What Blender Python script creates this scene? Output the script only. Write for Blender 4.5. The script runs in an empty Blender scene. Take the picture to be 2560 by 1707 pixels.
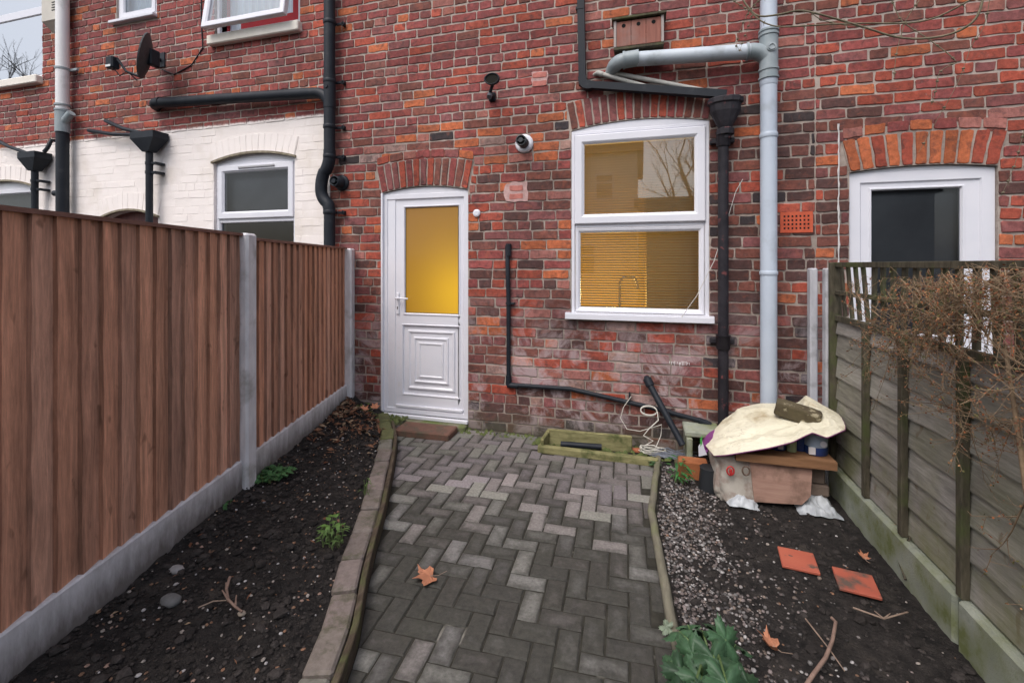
import bpy, math, random
from mathutils import Vector, noise, Matrix
random.seed(7)
S = bpy.context.scene
COL = bpy.data.collections.new("yard"); S.collection.children.link(COL)
R = random.Random(11)

# ------------------------------------------------------------------ camera
CH, WD = 1.45, 3.78                       # eye height, distance to the house wall
YAW = math.radians(15.8); c_, s_ = math.cos(YAW), math.sin(YAW); FPX = 1140.0; HY = 662.0
cam = bpy.data.cameras.new("camera"); camo = bpy.data.objects.new("camera", cam); COL.objects.link(camo)
camo.location = (0, 0, CH); camo.rotation_euler = (math.radians(90), 0, YAW)
cam.sensor_width = 36; cam.lens = 36*FPX/2560; cam.shift_y = -(853.5-HY)/2560
cam.clip_start = 0.05; cam.clip_end = 500
S.camera = camo
# ------------------------------------------------------------------ world, sun, exposure
w = bpy.data.worlds.new("World"); S.world = w; w.use_nodes = True
nt = w.node_tree; bg = nt.nodes['Background']
sky = nt.nodes.new('ShaderNodeTexSky'); sky.sky_type = 'NISHITA'; sky.sun_disc = False
sky.sun_elevation = math.radians(56); sky.sun_rotation = math.radians(200)
sky.air_density = 1.0; sky.dust_density = 4.0; sky.ozone_density = 1.0
hs = nt.nodes.new('ShaderNodeHueSaturation'); hs.inputs['Saturation'].default_value = 0.58
nt.links.new(sky.outputs[0], hs.inputs['Color']); nt.links.new(hs.outputs[0], bg.inputs[0])
bg.inputs[1].default_value = 0.15
sl = bpy.data.lights.new("sun", 'SUN'); so = bpy.data.objects.new("sun", sl); COL.objects.link(so)
sl.energy = 0.85; sl.angle = math.radians(38); sl.color = (1, .95, .93)
so.rotation_euler = (math.radians(34), 0, math.radians(-20)); so.location = (0, -3, 8)
S.view_settings.view_transform = 'Standard'; S.view_settings.look = 'None'
S.view_settings.exposure = 0.62; S.view_settings.gamma = 1
S.render.engine = 'CYCLES'; S.cycles.max_bounces = 6; S.cycles.transparent_max_bounces = 12

# ------------------------------------------------------------------ measuring helpers (survey units of the photo, 2352 wide)
K = 2560/2352
def ray(X, Y):
    u = (X*K-1280)/FPX; v = (HY-Y*K)/FPX
    return -s_+u*c_, c_+u*s_, v
def W(X, Y, off=0.0):                     # point on the plane `off` metres in front of the wall face
    a, b, v = ray(X, Y); t = (WD-off)/b; return Vector((a*t, WD-off, CH+v*t))
def G(X, Y, z=0.0):                       # point on a level plane
    a, b, v = ray(X, Y); t = (z-CH)/v; return Vector((a*t, b*t, z))
def Q(X, Y, y): return W(X, Y, WD-y)
# ------------------------------------------------------------------ object helpers
def link(o, parent=None):
    COL.objects.link(o)
    if parent is not None:
        o.parent = parent
        p = parent; off = Vector((0, 0, 0))
        while p is not None: off += p.location; p = p.parent
        o.location = -off                 # mesh data is in yard coordinates
    return o
def tag(o, label=None, cat=None, group=None, kind=None):
    if label: o['label'] = label
    if cat: o['category'] = cat
    if group: o['group'] = group
    if kind: o['kind'] = kind
    return o
def empty(name, loc, label, cat, group=None):
    o = bpy.data.objects.new(name, None); COL.objects.link(o); o.location = loc; o.empty_display_size = .1
    return tag(o, label, cat, group)
class MB:
    def __init__(s): s.v = []; s.f = []; s.c = []; s.m = []; s.sm = []; s.e = []
    def add(s, vs, fs, col=None, mi=0, smooth=False, e=None):
        n = len(s.v); s.v += [tuple(v) for v in vs]
        if e: s.e += e
        for f in fs:
            s.f.append([i+n for i in f]); s.c.append(col); s.m.append(mi); s.sm.append(smooth)
    def box(s, x0, x1, y0, y1, z0, z1, col=None, mi=0, ch=0.0, M=None):
        if ch <= 0:
            vs = [(x, y, z) for z in (z0, z1) for x, y in ((x0, y0), (x1, y0), (x1, y1), (x0, y1))]
            fs = [(3, 2, 1, 0), (4, 5, 6, 7), (0, 1, 5, 4), (1, 2, 6, 5), (2, 3, 7, 6), (3, 0, 4, 7)]
        else:
            vs = []; a = ch
            for z, i in ((z0, a), (z0+a, 0), (z1-a, 0), (z1, a)):
                vs += [(x0+a+0*i if i == 0 else x0+a+i*0.0, y0+i, z), (x1-a, y0+i, z), (x1-i, y0+a, z), (x1-i, y1-a, z),
                       (x1-a, y1-i, z), (x0+a, y1-i, z), (x0+i, y1-a, z), (x0+i, y0+a, z)]
            fs = [tuple(range(7, -1, -1)), tuple(range(24, 32))]
            for k in range(3):
                for j in range(8):
                    fs.append((k*8+j, k*8+(j+1) % 8, k*8+8+(j+1) % 8, k*8+8+j))
        if M is not None: vs = [M @ Vector(v) for v in vs]
        s.add(vs, fs, col, mi)
    def tube(s, pts, r, n=12, col=None, mi=0, cap=True, sq=False):
        pts = [Vector(p) for p in pts]; m = len(pts)
        rs = r if isinstance(r, (list, tuple)) else [r]*m
        T = []
        for i in range(m):
            a = pts[min(i+1, m-1)]-pts[max(i-1, 0)]
            T.append(a.normalized() if a.length > 1e-9 else Vector((0, 0, 1)))
        up = Vector((0, 1, 0)) if abs(T[0].y) < .9 else Vector((1, 0, 0))
        N = (up - T[0]*up.dot(T[0])).normalized(); vs = []
        for i in range(m):
            N = (N - T[i]*N.dot(T[i]))
            N = N.normalized() if N.length > 1e-6 else T[i].orthogonal().normalized()
            B = T[i].cross(N)
            for k in range(n):
                a = 2*math.pi*(k+.5)/n
                rr = rs[i]/math.cos(math.pi/4) if sq else rs[i]
                vs.append(pts[i]+(N*math.cos(a)+B*math.sin(a))*rr)
        fs = [(i*n+k, i*n+(k+1) % n, (i+1)*n+(k+1) % n, (i+1)*n+k) for i in range(m-1) for k in range(n)]
        s.add(vs, fs, col, mi, smooth=n > 5)
        if cap: s.add([vs[k] for k in range(n)], [tuple(range(n-1, -1, -1))], col, mi); s.add([vs[(m-1)*n+k] for k in range(n)], [tuple(range(n))], col, mi)
    def prof(s, x0, x1, z0, z1, loops, col=None, mi=0, fill=False):     # mitred rectangular profile, loops = (inset, y)
        vs = []
        for i, y in loops: vs += [(x0+i, y, z0+i), (x1-i, y, z0+i), (x1-i, y, z1-i), (x0+i, y, z1-i)]
        fs = [(k*4+j, k*4+(j+1) % 4, k*4+4+(j+1) % 4, k*4+4+j) for k in range(len(loops)-1) for j in range(4)]
        if fill: n = (len(loops)-1)*4; fs.append((n, n+1, n+2, n+3))
        s.add(vs, fs, col, mi)
    def slab(s, pts, y0, y1, col=None, mi=0):                            # polygon in xz extruded along y (pts counter-clockwise seen from the yard)
        n = len(pts); vs = [(x, y0, z) for x, z in pts]+[(x, y1, z) for x, z in pts]
        fs = [tuple(range(n)), tuple(range(2*n-1, n-1, -1))]+[((j+1) % n, j, j+n, (j+1) % n+n) for j in range(n)]
        s.add(vs, fs, col, mi)
    def build(s, name, mats, parent=None, label=None):
        me = bpy.data.meshes.new(name); me.from_pydata(s.v, [], s.f)
        for m in (mats if isinstance(mats, (list, tuple)) else [mats]): me.materials.append(m)
        me.polygons.foreach_set('material_index', s.m); me.polygons.foreach_set('use_smooth', s.sm)
        if any(x is not None for x in s.c):
            at = me.color_attributes.new('Col', 'FLOAT_COLOR', 'CORNER'); buf = []
            for f, cc in zip(s.f, s.c):
                cc = cc or (.5, .5, .5)
                buf += [cc[0], cc[1], cc[2], 1.0]*len(f)
            at.data.foreach_set('color', buf)
        if s.e: ea = me.attributes.new('E', 'FLOAT', 'POINT'); ea.data.foreach_set('value', s.e)
        me.update(); o = bpy.data.objects.new(name, me); link(o, parent)
        if label: o['label'] = label
        return o
# ------------------------------------------------------------------ materials
def newmat(name):
    m = bpy.data.materials.new(name); m.use_nodes = True; n = m.node_tree
    return m, n, n.nodes['Principled BSDF']
def rgb(c): return (c[0], c[1], c[2], 1)
def node(n, t, **k):
    x = n.nodes.new(t)
    for a, b in k.items(): setattr(x, a, b)
    return x
def coords(n, stretch=(1, 1, 1)):
    tc = node(n, 'ShaderNodeTexCoord'); mp = node(n, 'ShaderNodeMapping'); mp.inputs['Scale'].default_value = stretch
    n.links.new(tc.outputs['Object'], mp.inputs[0]); return mp.outputs[0]
def noise_n(n, vec, scale, detail=4, rough=.6, dist=0):
    x = node(n, 'ShaderNodeTexNoise'); x.inputs['Scale'].default_value = scale; x.inputs['Detail'].default_value = detail
    x.inputs['Roughness'].default_value = rough; x.inputs['Distortion'].default_value = dist
    n.links.new(vec, x.inputs['Vector']); return x.outputs['Fac']
def ramp(n, fac, stops):
    x = node(n, 'ShaderNodeValToRGB'); e = x.color_ramp.elements
    while len(e) < len(stops): e.new(.5)
    for i, (p, cc) in enumerate(stops):
        e[i].position = p; e[i].color = rgb(cc) if isinstance(cc, tuple) else (cc, cc, cc, 1)
    n.links.new(fac, x.inputs[0]); return x.outputs[0]
def mix(n, fac, a, b, mode='MIX'):
    x = node(n, 'ShaderNodeMix', data_type='RGBA', blend_type=mode)
    for i, v in ((0, fac), (6, a), (7, b)):
        if isinstance(v, (int, float)): x.inputs[i].default_value = v
        elif isinstance(v, tuple): x.inputs[i].default_value = rgb(v)
        else: n.links.new(v, x.inputs[i])
    return x.outputs[2]
def math_n(n, op, a, b=0.0):
    x = node(n, 'ShaderNodeMath', operation=op)
    for i, v in ((0, a), (1, b)):
        if isinstance(v, (int, float)): x.inputs[i].default_value = v
        else: n.links.new(v, x.inputs[i])
    return x.outputs[0]
def bump(n, bs, h, strength=.4, dist=.01):
    x = node(n, 'ShaderNodeBump'); x.inputs['Strength'].default_value = strength; x.inputs['Distance'].default_value = dist
    n.links.new(h, x.inputs['Height']); n.links.new(x.outputs[0], bs.inputs['Normal'])
def nmat(name, c1, c2, scale=8, rough=.7, bs=.3, st=(1, 1, 1), c3=None, s3=3, t3=(.55, .7), spec=.5, metal=0, dist=.005, fine=60):
    m, n, b = newmat(name); v = coords(n, st)
    f = noise_n(n, v, scale); col = ramp(n, f, [(.3, c1), (.7, c2)])
    if c3: col = mix(n, ramp(n, noise_n(n, coords(n), s3, 5), [(t3[0], 0.0), (t3[1], 1.0)]), col, c3)
    n.links.new(col, b.inputs['Base Color']); b.inputs['Roughness'].default_value = rough
    b.inputs['Specular IOR Level'].default_value = spec; b.inputs['Metallic'].default_value = metal
    if bs: bump(n, b, noise_n(n, v, fine, 4, .7), bs, dist)
    return m
def attmat(name, rough=.85, mot=.5, sc=25, bs=.6, dist=.004, dirt=None):
    m, n, b = newmat(name); v = coords(n)
    a = node(n, 'ShaderNodeVertexColor', layer_name='Col').outputs[0]
    f = ramp(n, noise_n(n, v, sc, 5, .7), [(.3, 1-mot), (.7, 1+mot*.5)])
    col = mix(n, 1.0, a, f, 'MULTIPLY')
    if dirt: col = dirt(n, v, col)
    n.links.new(col, b.inputs['Base Color']); b.inputs['Roughness'].default_value = rough
    b.inputs['Specular IOR Level'].default_value = .25
    bump(n, b, noise_n(n, v, sc*3.5, 5, .75), bs, dist)
    return m
def sepz(n):
    tc = node(n, 'ShaderNodeTexCoord'); sp = node(n, 'ShaderNodeSeparateXYZ'); n.links.new(tc.outputs['Object'], sp.inputs[0]); return sp.outputs
def brick_dirt(paint):
    def d(n, v, col):
        o = sepz(n)
        soot = ramp(n, noise_n(n, v, 14, 6, .75, .6), [(.50, 0.0), (.66, 1.0)])
        col = mix(n, math_n(n, 'MULTIPLY', soot, .66), col, (.055, .04, .04))
        warm = ramp(n, noise_n(n, v, 9, 4, .7, 1.2), [(.56, 0.0), (.70, 1.0)])
        col = mix(n, math_n(n, 'MULTIPLY', warm, .30), col, (.42, .13, .07))
        pale = ramp(n, noise_n(n, v, 30, 6, .85), [(.60, 0.0), (.74, 1.0)])
        col = mix(n, math_n(n, 'MULTIPLY', pale, .45), col, (.42, .33, .31))
        st1 = ramp(n, noise_n(n, v, 1.6, 6, .7, .4), [(.35, .70), (.62, 1.10)]); col = mix(n, 1.0, col, st1, 'MULTIPLY')
        # lime and mortar smears low on the wall, moss at its foot
        low = math_n(n, 'SUBTRACT', 1.0, ramp(n, math_n(n, 'DIVIDE', o[2], 2.0), [(.3, 0.0), (.62, 1.0)]))
        sm = ramp(n, noise_n(n, v, 3.6, 6, .7, .8), [(.47, 0.0), (.60, 1.0)])
        col = mix(n, math_n(n, 'MULTIPLY', math_n(n, 'MULTIPLY', low, sm), .68), col, (.47, .39, .40))
        foot = math_n(n, 'SUBTRACT', 1.0, ramp(n, math_n(n, 'ADD', o[2], math_n(n, 'MULTIPLY', noise_n(n, v, 9, 3), .25)), [(.12, 0.0), (.34, 1.0)]))
        col = mix(n, math_n(n, 'MULTIPLY', foot, .65), col, (.09, .085, .05))
        if paint:
            edge = math_n(n, 'ADD', o[2], math_n(n, 'MULTIPLY', noise_n(n, v, 30, 2), .03))
            msk = ramp(n, math_n(n, 'DIVIDE', edge, 4.0), [(.7335, 1.0), (.7345, 0.0)])
            wear = ramp(n, noise_n(n, v, 40, 6, .8), [(.70, 0.0), (.76, 1.0)])
            stain = ramp(n, noise_n(n, v, 2.2, 4, .6), [(.52, 0.0), (.75, 1.0)])
            pc = mix(n, math_n(n, 'MULTIPLY', stain, .5), (.86, .80, .77), (.62, .55, .46))
            pc = mix(n, math_n(n, 'MULTIPLY', wear, .6), pc, (.45, .2, .17))
            col = mix(n, msk, col, pc)
        return col
    return d
BRICK = attmat('brick', .88, .42, 26, .8, .004, brick_dirt(False))
BRICKP = attmat('brick_part_painted', .85, .42, 26, .6, .003, brick_dirt(True))
def mortar_mat(name, paint):
    m, n, b = newmat(name); v = coords(n)
    col = ramp(n, noise_n(n, v, 7, 5, .7), [(.3, (.30, .25, .22)), (.7, (.47, .40, .35))])
    col = mix(n, 1.0, col, ramp(n, noise_n(n, v, 1.6, 6, .7, .4), [(.35, .62), (.62, 1.08)]), 'MULTIPLY')
    col = mix(n, ramp(n, noise_n(n, v, 16, 5, .75), [(.5, 0.0), (.7, .6)]), col, (.13, .10, .09))
    o = sepz(n)
    up = ramp(n, math_n(n, 'DIVIDE', o[2], 4.0), [(.55, 0.0), (.7, 1.0)])
    col = mix(n, math_n(n, 'MULTIPLY', up, .5), col, (.50, .43, .38))
    if paint:
        msk = ramp(n, math_n(n, 'DIVIDE', math_n(n, 'ADD', o[2], math_n(n, 'MULTIPLY', noise_n(n, v, 30, 2), .03)), 4.0), [(.7335, 1.0), (.7345, 0.0)])
        stain = ramp(n, noise_n(n, v, 2.2, 4, .6), [(.52, 0.0), (.75, 1.0)])
        col = mix(n, msk, col, mix(n, math_n(n, 'MULTIPLY', stain, .5), (.84, .78, .75), (.60, .53, .44)))
    foot = math_n(n, 'SUBTRACT', 1.0, ramp(n, math_n(n, 'ADD', o[2], math_n(n, 'MULTIPLY', noise_n(n, v, 9, 3), .25)), [(.12, 0.0), (.34, 1.0)]))
    col = mix(n, math_n(n, 'MULTIPLY', foot, .7), col, (.08, .08, .045))
    n.links.new(col, b.inputs['Base Color']); b.inputs['Roughness'].default_value = .95; b.inputs['Specular IOR Level'].default_value = .1
    bump(n, b, noise_n(n, v, 120, 5, .8), .8, .004); return m
MORTAR = mortar_mat('mortar', False); MORTARP = mortar_mat('mortar_part_painted', True)
UPVC = nmat('white_upvc', (.66, .67, .73), (.72, .72, .77), 3, .32, 0, c3=(.62, .58, .52), s3=9, t3=(.66, .85))
SILLP = nmat('painted_sill', (.70, .66, .58), (.82, .78, .72), 5, .7, .3)
BLACKP = nmat('black_plastic_pipe', (.012, .015, .021), (.02, .024, .031), 6, .5, .05, c3=(.05, .05, .055), s3=12, t3=(.6, .9), spec=.22)
IRON = nmat('painted_cast_iron', (.012, .011, .015), (.03, .027, .033), 10, .6, .5, c3=(.16, .05, .05), s3=16, t3=(.62, .72), spec=.25)
GREYP = nmat('grey_plastic_pipe', (.42, .48, .56), (.50, .56, .64), 2, .4, .04, c3=(.3, .33, .36), s3=6, t3=(.55, .9))
GREYC = nmat('grey_pipe_collar', (.22, .27, .29), (.32, .36, .38), 9, .5, .1)
WHITEP = nmat('white_painted_pipe', (.66, .66, .68), (.8, .79, .78), 2, .45, .04, c3=(.45, .45, .42), s3=5, t3=(.55, .8))
WASTEP = nmat('dirty_grey_waste_pipe', (.30, .30, .28), (.44, .43, .40), 12, .6, .1)
CONC = nmat('concrete', (.55, .54, .56), (.72, .71, .73), 18, .9, .5, st=(1, 1, .35), c3=(.30, .29, .27), s3=5, t3=(.55, .75), spec=.15, fine=140)
OLDCONC = nmat('old_mossy_concrete', (.22, .24, .19), (.42, .44, .37), 12, .92, .7, c3=(.15, .17, .07), s3=6, t3=(.42, .64), spec=.15, fine=120)
WOODN = nmat('brown_stained_feather_boards', (.13, .055, .036), (.30, .145, .10), 7, .8, .5, st=(5, 5, .5), c3=(.11, .06, .05), s3=2.2, t3=(.5, .75), spec=.2, fine=35)
CAPW = nmat('capping_timber', (.17, .085, .065), (.26, .14, .11), 9, .75, .4, st=(2, 2, 9), spec=.2)
OLDW = nmat('weathered_grey_green_boards', (.11, .10, .08), (.31, .28, .24), 9, .9, .7, st=(4, .6, 5), c3=(.12, .14, .055), s3=2.6, t3=(.45, .68), spec=.12, fine=40)
DARKW = nmat('damp_dark_timber', (.045, .04, .028), (.12, .105, .075), 12, .9, .5, st=(3, 3, .7), c3=(.08, .10, .035), s3=5, t3=(.5, .7), spec=.15)
KERBW = nmat('mossy_edging_timber', (.045, .033, .024), (.115, .09, .065), 9, .9, .6, st=(4, 1, 4), c3=(.085, .09, .04), s3=6, t3=(.5, .66), spec=.15)
GREENW = nmat('green_algae_timber', (.15, .14, .065), (.29, .27, .135), 9, .9, .5, st=(1, 4, 4), c3=(.09, .10, .04), s3=8, t3=(.5, .66), spec=.15)
SOIL = nmat('dark_soil', (.010, .009, .009), (.045, .039, .036), 22, .95, 1.0, c3=(.085, .072, .062), s3=7, t3=(.55, .8), spec=.25, fine=90, dist=.02)
JOINT = nmat('paving_joint_dirt', (.022, .021, .017), (.050, .047, .038), 16, .95, .8, c3=(.20, .19, .165), s3=2.2, t3=(.60, .66), spec=.15)
GLASSDARK = (.012, .013, .016)
def glass(name, tint=(.9, .95, .95), k=.12):
    m, n, b = newmat(name); n.nodes.remove(b)
    tr = node(n, 'ShaderNodeBsdfTransparent'); tr.inputs[0].default_value = rgb(tint)
    gl = node(n, 'ShaderNodeBsdfGlossy'); gl.inputs['Roughness'].default_value = .015
    fr = node(n, 'ShaderNodeFresnel'); fr.inputs[0].default_value = 1.5
    fac = math_n(n, 'ADD', fr.outputs[0], k)
    mx = node(n, 'ShaderNodeMixShader'); n.links.new(fac, mx.inputs[0]); n.links.new(tr.outputs[0], mx.inputs[1]); n.links.new(gl.outputs[0], mx.inputs[2])
    n.links.new(mx.outputs[0], n.nodes['Material Output'].inputs[0]); return m
GLASS = glass('window_glass', k=.13)
GLASSK = glass('dull_window_glass', k=.01)
def frosted():
    m, n, b = newmat('frosted_lit_glass'); n.nodes.remove(b)
    v = coords(n)
    tl = node(n, 'ShaderNodeBsdfTranslucent')
    tl.inputs[0].default_value = (.78, .60, .09, 1)
    df = node(n, 'ShaderNodeBsdfDiffuse'); df.inputs[0].default_value = (.30, .17, .05, 1)
    gl = node(n, 'ShaderNodeBsdfGlossy'); gl.inputs['Roughness'].default_value = .35
    bp = node(n, 'ShaderNodeBump'); bp.inputs['Strength'].default_value = .25; bp.inputs['Distance'].default_value = .002
    n.links.new(noise_n(n, v, 220, 2), bp.inputs['Height']); n.links.new(bp.outputs[0], gl.inputs['Normal'])
    a = node(n, 'ShaderNodeMixShader'); a.inputs[0].default_value = .45
    n.links.new(tl.outputs[0], a.inputs[1]); n.links.new(df.outputs[0], a.inputs[2])
    b2 = node(n, 'ShaderNodeMixShader'); b2.inputs[0].default_value = .06
    n.links.new(a.outputs[0], b2.inputs[1]); n.links.new(gl.outputs[0], b2.inputs[2])
    n.links.new(b2.outputs[0], n.nodes['Material Output'].inputs[0]); return m
FROST = frosted()
def plain(name, c, rough=.6, spec=.4, metal=0):
    m, n, b = newmat(name); b.inputs['Base Color'].default_value = rgb(c); b.inputs['Roughness'].default_value = rough
    b.inputs['Specular IOR Level'].default_value = spec; b.inputs['Metallic'].default_value = metal; return m
DARKROOM = nmat('unlit_room_wall', (.07, .07, .08), (.15, .15, .165), 1.2, .9, 0)
NETS = nmat('pale_net_curtain', (.62, .72, .86), (.80, .86, .93), 6, .9, 0, st=(12, 1, .3))
GREYBLIND = nmat('grey_blind', (.11, .11, .125), (.17, .17, .19), 2, .9, .1)
REDP = plain('red_paint', (.50, .02, .03), .5)
OCHRE = nmat('ochre_kitchen_wall', (.72, .50, .16), (.78, .56, .2), 3, .8, 0)
SLAT = nmat('blind_slat', (.62, .58, .50), (.68, .64, .56), 3, .5, 0)
CHROME = plain('chrome', (.7, .7, .7), .2, .5, 1)

# ------------------------------------------------------------------ brick houses
def rect_holes(mb, x0, x1, z0, z1, holes, y, depth, mi):
    xs = sorted({x0, x1, *[h[0] for h in holes], *[h[1] for h in holes]}); zs = sorted({z0, z1, *[h[2] for h in holes], *[h[3] for h in holes]})
    for a, b in zip(xs, xs[1:]):
        for d, e in zip(zs, zs[1:]):
            mx, mz = (a+b)/2, (d+e)/2
            if a < x0-1e-6 or b > x1+1e-6: continue
            if any(h[0] < mx < h[1] and h[2] < mz < h[3] for h in holes): continue
            mb.add([(a, y, d), (b, y, d), (b, y, e), (a, y, e)], [(0, 1, 2, 3)], None, mi)
    for h in holes:
        a, b, d, e = h[:4]; y2 = y+depth
        mb.add([(a, y, d), (b, y, d), (b, y, e), (a, y, e), (a, y2, d), (b, y2, d), (b, y2, e), (a, y2, e)],
               [(0, 4, 5, 1), (1, 5, 6, 2), (2, 6, 7, 3), (3, 7, 4, 0)], None, mi)
PAL = dict(crim=(.30, .078, .072), red=(.40, .088, .056), org=(.52, .15, .065), brn=(.215, .082, .064), drk=(.105, .055, .050),
           blk=(.040, .040, .044), plum=(.245, .088, .085), pale=(.42, .27, .235), pink=(.38, .155, .13))
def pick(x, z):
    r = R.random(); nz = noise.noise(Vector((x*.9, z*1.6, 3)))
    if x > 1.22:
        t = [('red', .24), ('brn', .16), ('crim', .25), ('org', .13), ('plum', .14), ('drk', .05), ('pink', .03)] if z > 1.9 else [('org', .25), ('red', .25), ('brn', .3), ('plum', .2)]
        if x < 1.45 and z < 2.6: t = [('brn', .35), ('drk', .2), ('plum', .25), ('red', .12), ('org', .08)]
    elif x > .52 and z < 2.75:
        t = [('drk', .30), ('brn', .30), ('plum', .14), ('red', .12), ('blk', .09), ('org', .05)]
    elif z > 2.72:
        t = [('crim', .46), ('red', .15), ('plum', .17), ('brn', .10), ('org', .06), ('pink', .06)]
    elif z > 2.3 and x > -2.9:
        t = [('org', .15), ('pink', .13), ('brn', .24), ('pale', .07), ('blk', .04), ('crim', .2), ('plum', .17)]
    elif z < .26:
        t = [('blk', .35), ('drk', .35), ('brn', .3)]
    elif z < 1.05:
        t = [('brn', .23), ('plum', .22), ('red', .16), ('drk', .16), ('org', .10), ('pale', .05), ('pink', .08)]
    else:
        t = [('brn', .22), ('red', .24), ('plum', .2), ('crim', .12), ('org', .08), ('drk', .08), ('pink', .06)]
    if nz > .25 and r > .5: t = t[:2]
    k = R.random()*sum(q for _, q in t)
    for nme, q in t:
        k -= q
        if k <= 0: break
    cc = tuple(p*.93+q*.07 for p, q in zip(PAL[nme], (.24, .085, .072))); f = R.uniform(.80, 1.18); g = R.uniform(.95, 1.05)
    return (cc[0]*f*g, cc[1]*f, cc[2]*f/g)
def brick(mb, P, col, out=.008, back=0.0, y=WD, inset=.004, jit=.0036, tile=None):
    """P: four corners (x,z) counter-clockwise seen from the yard."""
    ring = []
    for i in range(4):
        a = Vector(P[i]); b = Vector(P[(i+1) % 4]); L = (b-a).length; n = max(1, int(L/.045))
        if i in (0, 2): n = max(3, n)
        for k in range(n):
            t = k/n if k else 0
            if k == 0: t = R.uniform(.003, .010)/max(L, .03)
            p = a.lerp(b, t); ring.append(p)
            if k == 0: pass
        ring.append(a.lerp(b, 1-R.uniform(.003, .010)/max(L, .03)))
    cx = sum((Vector(p) for p in P), Vector((0, 0)))/4; m = len(ring)
    outer = [p+Vector((R.uniform(-jit, jit), R.uniform(-jit, jit))) for p in ring]
    t1, t2 = R.uniform(-.008, .008), R.uniform(-.015, .015); o = out+R.uniform(-.002, .0015)
    vs = [(p.x, y-back+.001, p.y) for p in outer]
    inn = []
    for p in outer:
        d = (cx-p); d = d.normalized()*inset*R.uniform(.6, 1.5); q = p+d
        inn.append((q.x, y-back-o+(q.x-cx.x)*t1+(q.y-cx.y)*t2, q.y))
    mid = [((a[0]*.6+b[0]*.4), y-back-o*.75, (a[2]*.6+b[2]*.4)) for a, b in zip(vs, inn)]
    fs = [(j, (j+1) % m, m+(j+1) % m, m+j) for j in range(m)]+[(m+j, m+(j+1) % m, 2*m+(j+1) % m, 2*m+j) for j in range(m)]+[tuple(range(2*m, 3*m))]
    mb.add(vs+mid+inn, fs, col, 0)
def arch_z(o, x):                       # height of the arch soffit at x
    a, b, d, sp, rise = o['x0'], o['x1'], o['z0'], o['z1'], o['rise']
    t = (x-(a+b)/2)/((b-a)/2); return sp+rise*(1-t*t)
def brickwork(mb, x0, x1, z1, ops, out=.0065, z0=0.0):
    z = z0; row = 0
    while z < z1:
        h = .083 if z < 2.45 else .0795
        ex = []
        za, zb = z, z+h
        for o in ops:
            a, b = o['x0'], o['x1']; ring = o.get('ring', .24); top = o['z1']+o['rise']+ring
            if zb <= o['z0']+.004 or za >= top-.01: continue
            if za < o['z1']+ring*.5 and zb > o['z0']:
                g = 0.0 if zb < o['z1'] else o.get('flare', .05)*(min(1, (zb-o['z1'])/ring))
                ex.append((a-g, b+g))
            else:
                rr = o['rise'] if o['rise'] > 0 else .0001
                q = 1-(za+h*.35-ring-o['z1'])/rr
                if q > 0:
                    hw = (b-a)/2+o.get('flare', .05); hw *= math.sqrt(min(q, 1)); m = (a+b)/2; ex.append((m-hw, m+hw))
        head = row % 6 == 3
        L = .116 if head else .227
        x = x0-R.uniform(0, .5)*L-(L/2 if row % 2 else 0)
        while x < x1:
            Lj = L*R.uniform(.94, 1.06)
            if not head and R.random() < .06: Lj = L*.55
            segs = [(x+.005, x+Lj-.005)]
            for a, b in ex:
                ns = []
                for p, q in segs:
                    if q <= a or p >= b: ns.append((p, q))
                    else:
                        if p < a: ns.append((p, a-.004))
                        if q > b: ns.append((b+.004, q))
                segs = ns
            for p, q in segs:
                p, q = max(p, x0+.004), min(q, x1-.004)
                if q-p < .018: continue
                wv = lambda xx: .006*noise.noise(Vector((xx*1.3, z*3, 0)))
                j = .0030; g = .0068
                zz = [z+g+wv(p)+R.uniform(-j, j), z+g+wv(q)+R.uniform(-j, j), z+h-g+wv(q)+R.uniform(-j, j), z+h-g+wv(p)+R.uniform(-j, j)]
                zz = [min(v, z1) for v in zz]
                if abs(zz[2]-zz[1]) < .01: continue
                mx, mz = (p+q)/2, z+h/2
                o_ = out*(.22 if (mx < -2.91 and mz < 2.9) else 1)
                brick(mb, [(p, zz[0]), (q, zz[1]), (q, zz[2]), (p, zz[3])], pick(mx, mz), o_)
            x += Lj
        z += h; row += 1
def arch_ring(mb, o, cols, n, out=.012, second=False, hood=0):
    if cols == ['crim']: out = .0062
    a, b, sp, rise = o['x0'], o['x1'], o['z1'], o['rise']; ring = o.get('ring', .24); fl = o.get('flare', .05)
    N = 24
    low = [(a+(b-a)*i/N, arch_z(o, a+(b-a)*i/N)) for i in range(N+1)]
    def topp(t): x = (a-fl)+(b-a+2*fl)*t; return (x, arch_z(o, a+(b-a)*t)+ring)
    pts = low+[topp(i/N) for i in range(N, -1, -1)]
    mb.slab(pts, WD-.004, WD+.10, None, 1)
    for i in range(n):
        t0, t1 = i/n, (i+1)/n; g = .10/n
        q = []
        for t in (t0+g, t1-g): x = a+(b-a)*t; q.append((x, arch_z(o, x)+.006))
        r = [topp(t1-g), topp(t0+g)]
        r = [(p[0], p[1]-.006) for p in r]
        c = PAL[R.choice(cols)]; f = R.uniform(.8, 1.15)
        brick(mb, [q[0], q[1], r[0], r[1]], tuple(k*f for k in c), out-.004, .004)
    if second:
        m = max(4, int((b-a+2*fl)/.125)); h = .075
        def t3(t, e): p = topp(t); return (p[0], p[1]+e)
        mb.slab([t3(i/N, 0) for i in range(N+1)]+[t3(i/N, h+.012) for i in range(N, -1, -1)], WD-.004, WD+.01, None, 1)
        for i in range(m):
            t0, t1 = i/m+.006, (i+1)/m-.006
            c = PAL[R.choice(cols+['org', 'pink'])]; f = R.uniform(.85, 1.15)
            brick(mb, [t3(t0, .006), t3(t1, .006), t3(t1, h), t3(t0, h)], tuple(k*f for k in c), out-.004, .004)
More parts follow.
